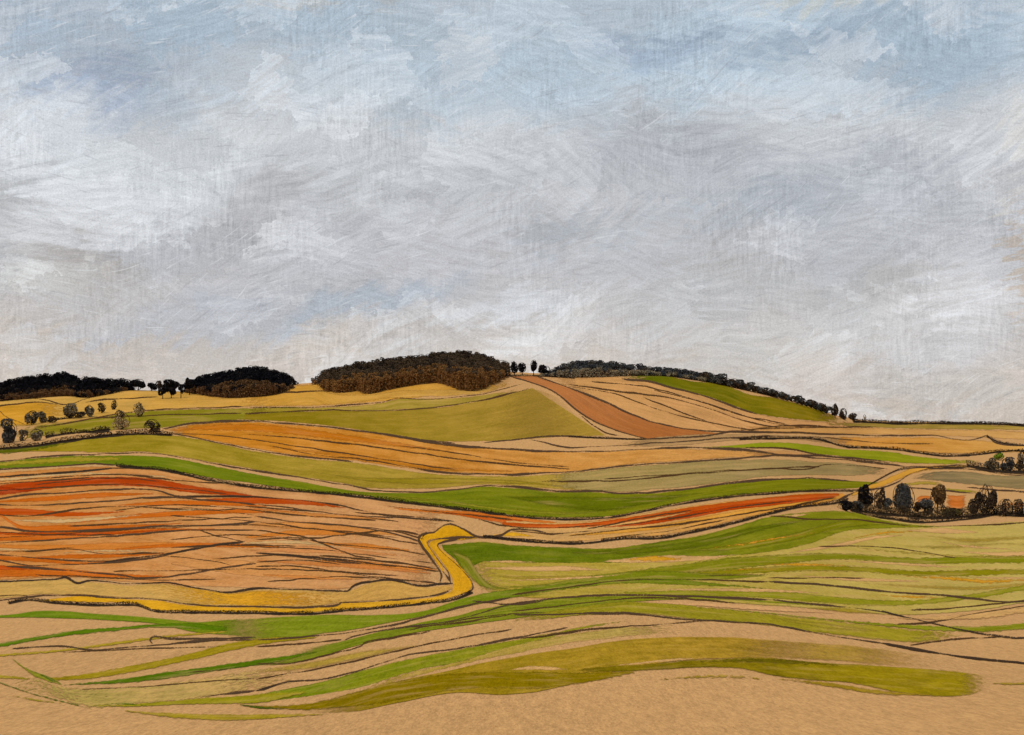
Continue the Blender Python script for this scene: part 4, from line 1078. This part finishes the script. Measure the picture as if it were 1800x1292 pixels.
tree(1734, 905, 26, 54, 'umber', 'spiky black tree with a flat top', trunk=.04, dens=.9, hoops=6, group=RC)
tree(1768, 908, 24, 32, 'umber', 'bare arching bush right of the spiky black tree', trunk=.02, dens=.12, hoops=6, group=RC, name='bush', cat='bush')
tree(1788, 908, 22, 30, 'umber', 'bare arching bush at the right edge of the picture', trunk=.02, dens=.15, hoops=6, group=RC, name='bush', cat='bush')
FR = 'bushes by the grey field at the far right'
tree(1744, 826, 24, 21, 'grey', 'brownish bush at the left of the far right group', trunk=.03, dens=.7, group=FR, name='bush', cat='bush')
tree(1756, 809, 17, 14, 'green', 'bright green bush above the grey bushes at the far right', trunk=.03, dens=.9, hoops=1, group=FR, name='bush', cat='bush')
tree(1772, 829, 25, 25, 'slate', 'round dark grey bush in the far right group', trunk=.03, dens=.9, hoops=4, group=FR, name='bush', cat='bush')
tree(1792, 827, 16, 18, 'umber', 'small dark bush right of the round grey one', trunk=.03, dens=.6, group=FR, name='bush', cat='bush')
tree(1797, 812, 14, 20, 'grey', 'small thin tree at the far right edge', dens=.5, group=FR)

# ------------------------------------------------------------------ woods
def wood(label, top, bot, front='bracken', back='black', ff=0.5, scrib=40):
    """a closed wood: rows of crowns from its front edge up to the crest, undergrowth at the front edge"""
    tp, bt = np.asarray(spline(top)), np.asarray(spline(bot))
    u0, u1 = max(tp[0, 0], bt[0, 0] - 6), min(tp[-1, 0], bt[-1, 0] + 6)
    P_, I_ = [], []
    Vl, Fl, Ml, k = [], [], [], 0
    ft = lambda u: np.interp(u, tp[:, 0], tp[:, 1]); fb = lambda u: np.interp(u, bt[:, 0], bt[:, 1])
    def add(v, f, m):
        nonlocal k
        Vl.append(v); Fl.extend([tuple(int(x) + k for x in q) for q in f]); Ml.extend([m] * len(f)); k += len(v)
    u = u0
    while u < u1:
        vt, vb, vc = float(ft(u)), float(fb(u)), float(crest(u)) + 1.5
        H_px = vb - vt
        rows = max(2, int(H_px / 9))
        for r in range(rows):
            q = r / (rows - 1)                       # 0 front, 1 back
            base = vb + (min(vc, vb) - vb) * q if vb > vc else vb
            topv = (vb - ff * H_px) * (1 - q) + vt * q + rng.normal(0, 1.3)
            hh = max(6.0, base - topv)
            uu = u + rng.uniform(-4, 4)
            ww = rng.uniform(9, 15)
            foot = ground_pt(uu, base, 0); px = foot[1] / F
            ch = min(hh, 11.0); ww = rng.uniform(11, 17)
            n = int(ww * ch * 2.4)
            p = crown_points(n, ww * px, ch * px * .98, lumps=7) + foot + np.array([0, 0, (hh - ch) * px])
            v, f = leaves(p, 1.0 * px)
            add(v, f, 1 if q < 0.30 and rng.uniform() < 0.7 else (0 if rng.uniform() < .75 else 2))
            if hh > 11:
                m_ = int(ww * (hh - 9) * 1.6); p = rng.uniform(-1, 1, (m_, 3)) * np.array([ww / 2, ww / 2, 0]) * px + foot
                p[:, 2] += rng.uniform(0, (hh - 6), m_) * px
                v, f = leaves(p, 1.2 * px); add(v, f, 1 if q < .5 else 0)
        u += 4.0
    # loose twigs: round heads along the top, slanting stems in the front
    for i in range(int((u1 - u0) / 9)):
        uu = rng.uniform(u0 + 3, u1 - 3)
        foot = ground_pt(uu, float(crest(uu)) + 1.5 if fb(uu) > crest(uu) else fb(uu), 0); px = foot[1] / F
        rr = rng.uniform(4, 7); zt = (float(foot[1] * 0 + (VH - ft(uu))) * px + Z0)
        t = np.linspace(rng.uniform(-.4, .5), math.pi - rng.uniform(-.4, .5), 12)
        c_ = np.stack([foot[0] + np.cos(t) * rr * px, np.full(12, foot[1] - 1.0), zt - rr * px * .75 + np.sin(t) * rr * .8 * px], -1)
        v, f = tube(c_, .55 * px, .4 * px, 4); add(v, f, 3)
    for i in range(scrib):
        uu = rng.uniform(u0 + 8, u1 - 8); hb_ = fb(uu) - ft(uu)
        if hb_ < 18: continue
        vb = fb(uu) - rng.uniform(0, .3) * hb_
        foot = ground_pt(uu, vb, 0); px = foot[1] / F
        L_ = rng.uniform(8, 20); an = rng.uniform(.3, 1.2); t = np.linspace(0, 1, 9)
        bend = rng.normal(0, 3)
        c_ = np.stack([foot[0] + (np.cos(an) * L_ * t + np.sin(t * 3.1) * bend) * px, foot[1] - 9.0 - 2 * t, foot[2] + np.sin(an) * L_ * t * px], -1)
        v, f = tube(c_, .75 * px, .5 * px, 4); add(v, f, 3)
    # dark bramble edge at the foot
    n = int(arclen(bt)[-1] * 4)
    kk = rng.integers(0, len(bt), n)
    p = ground_pt(bt[kk, 0] + rng.normal(0, .6, n), bt[kk, 1], 0); px = p[:, 1] / F
    p[:, 2] += rng.uniform(0, 3.4, n) * px; p[:, 1] -= 1.5
    v, f = leaves(p, .95 * px); add(v, f, 3)
    PALB = PAL[back]; PF = PAL[front]
    o = mesh_obj('wood', np.vstack(Vl), Fl, None, smooth=False, midx=Ml,
                 mats=[leafmat('leaf_' + back, PALB[0]), leafmat('leaf_' + front, PF[0]), leafmat('leaf_%s_deep' % back, PALB[1]), BARK])
    return tag(o, label, 'wood', kind='stuff')


wood('black wood with a brown lower edge along the left skyline',
     [(-30, 676), (0, 672), (20, 667), (50, 661), (90, 659), (120, 655), (135, 663), (160, 662), (180, 666), (210, 666), (232, 668)],
     [(-30, 708), (0, 705), (60, 700), (120, 696), (150, 699), (190, 692), (236, 682)], ff=.3, front='gloom', scrib=10)
wood('short dark wood with a rounded top on the skyline left of the gap',
     [(326, 673), (350, 662), (400, 651), (440, 643), (480, 651), (508, 661), (518, 672)],
     [(330, 690), (350, 693), (400, 699), (440, 698), (480, 694), (515, 682)], ff=.42, front='gloom', scrib=45)
wood('large dark wood on the hilltop with a brown foot',
     [(556, 664), (572, 650), (600, 645), (640, 637), (700, 628), (740, 624), (800, 617), (830, 618), (860, 628), (892, 636)],
     [(556, 673), (575, 686), (600, 690), (630, 687), (650, 692), (680, 685), (740, 675), (780, 674), (800, 682), (830, 687), (860, 676), (893, 662)], back='umber', scrib=130)
wood('long low grey-black wood along the right-hand ridge',
     [(955, 657), (980, 645), (1000, 637), (1050, 634), (1090, 638), (1140, 644), (1200, 649), (1240, 658)],
     [(958, 662), (1000, 663), (1050, 663), (1090, 661), (1170, 661), (1240, 671)], back='slate', front='grey', scrib=20)
RG = 'scrubby trees along the falling ridge'
for i, uu in enumerate(np.linspace(1238, 1452, 26)):
    hh = np.interp(uu, [1238, 1330, 1452], [17, 12, 14]) * rng.uniform(.8, 1.15)
    tree(float(uu), float(crest(uu)) + 2.6, hh * 1.6, hh, 'slate' if i % 2 else 'umber', 'small dark scrubby tree in the row down the right-hand ridge', trunk=.02, dens=1.0, hoops=1, group=RG)
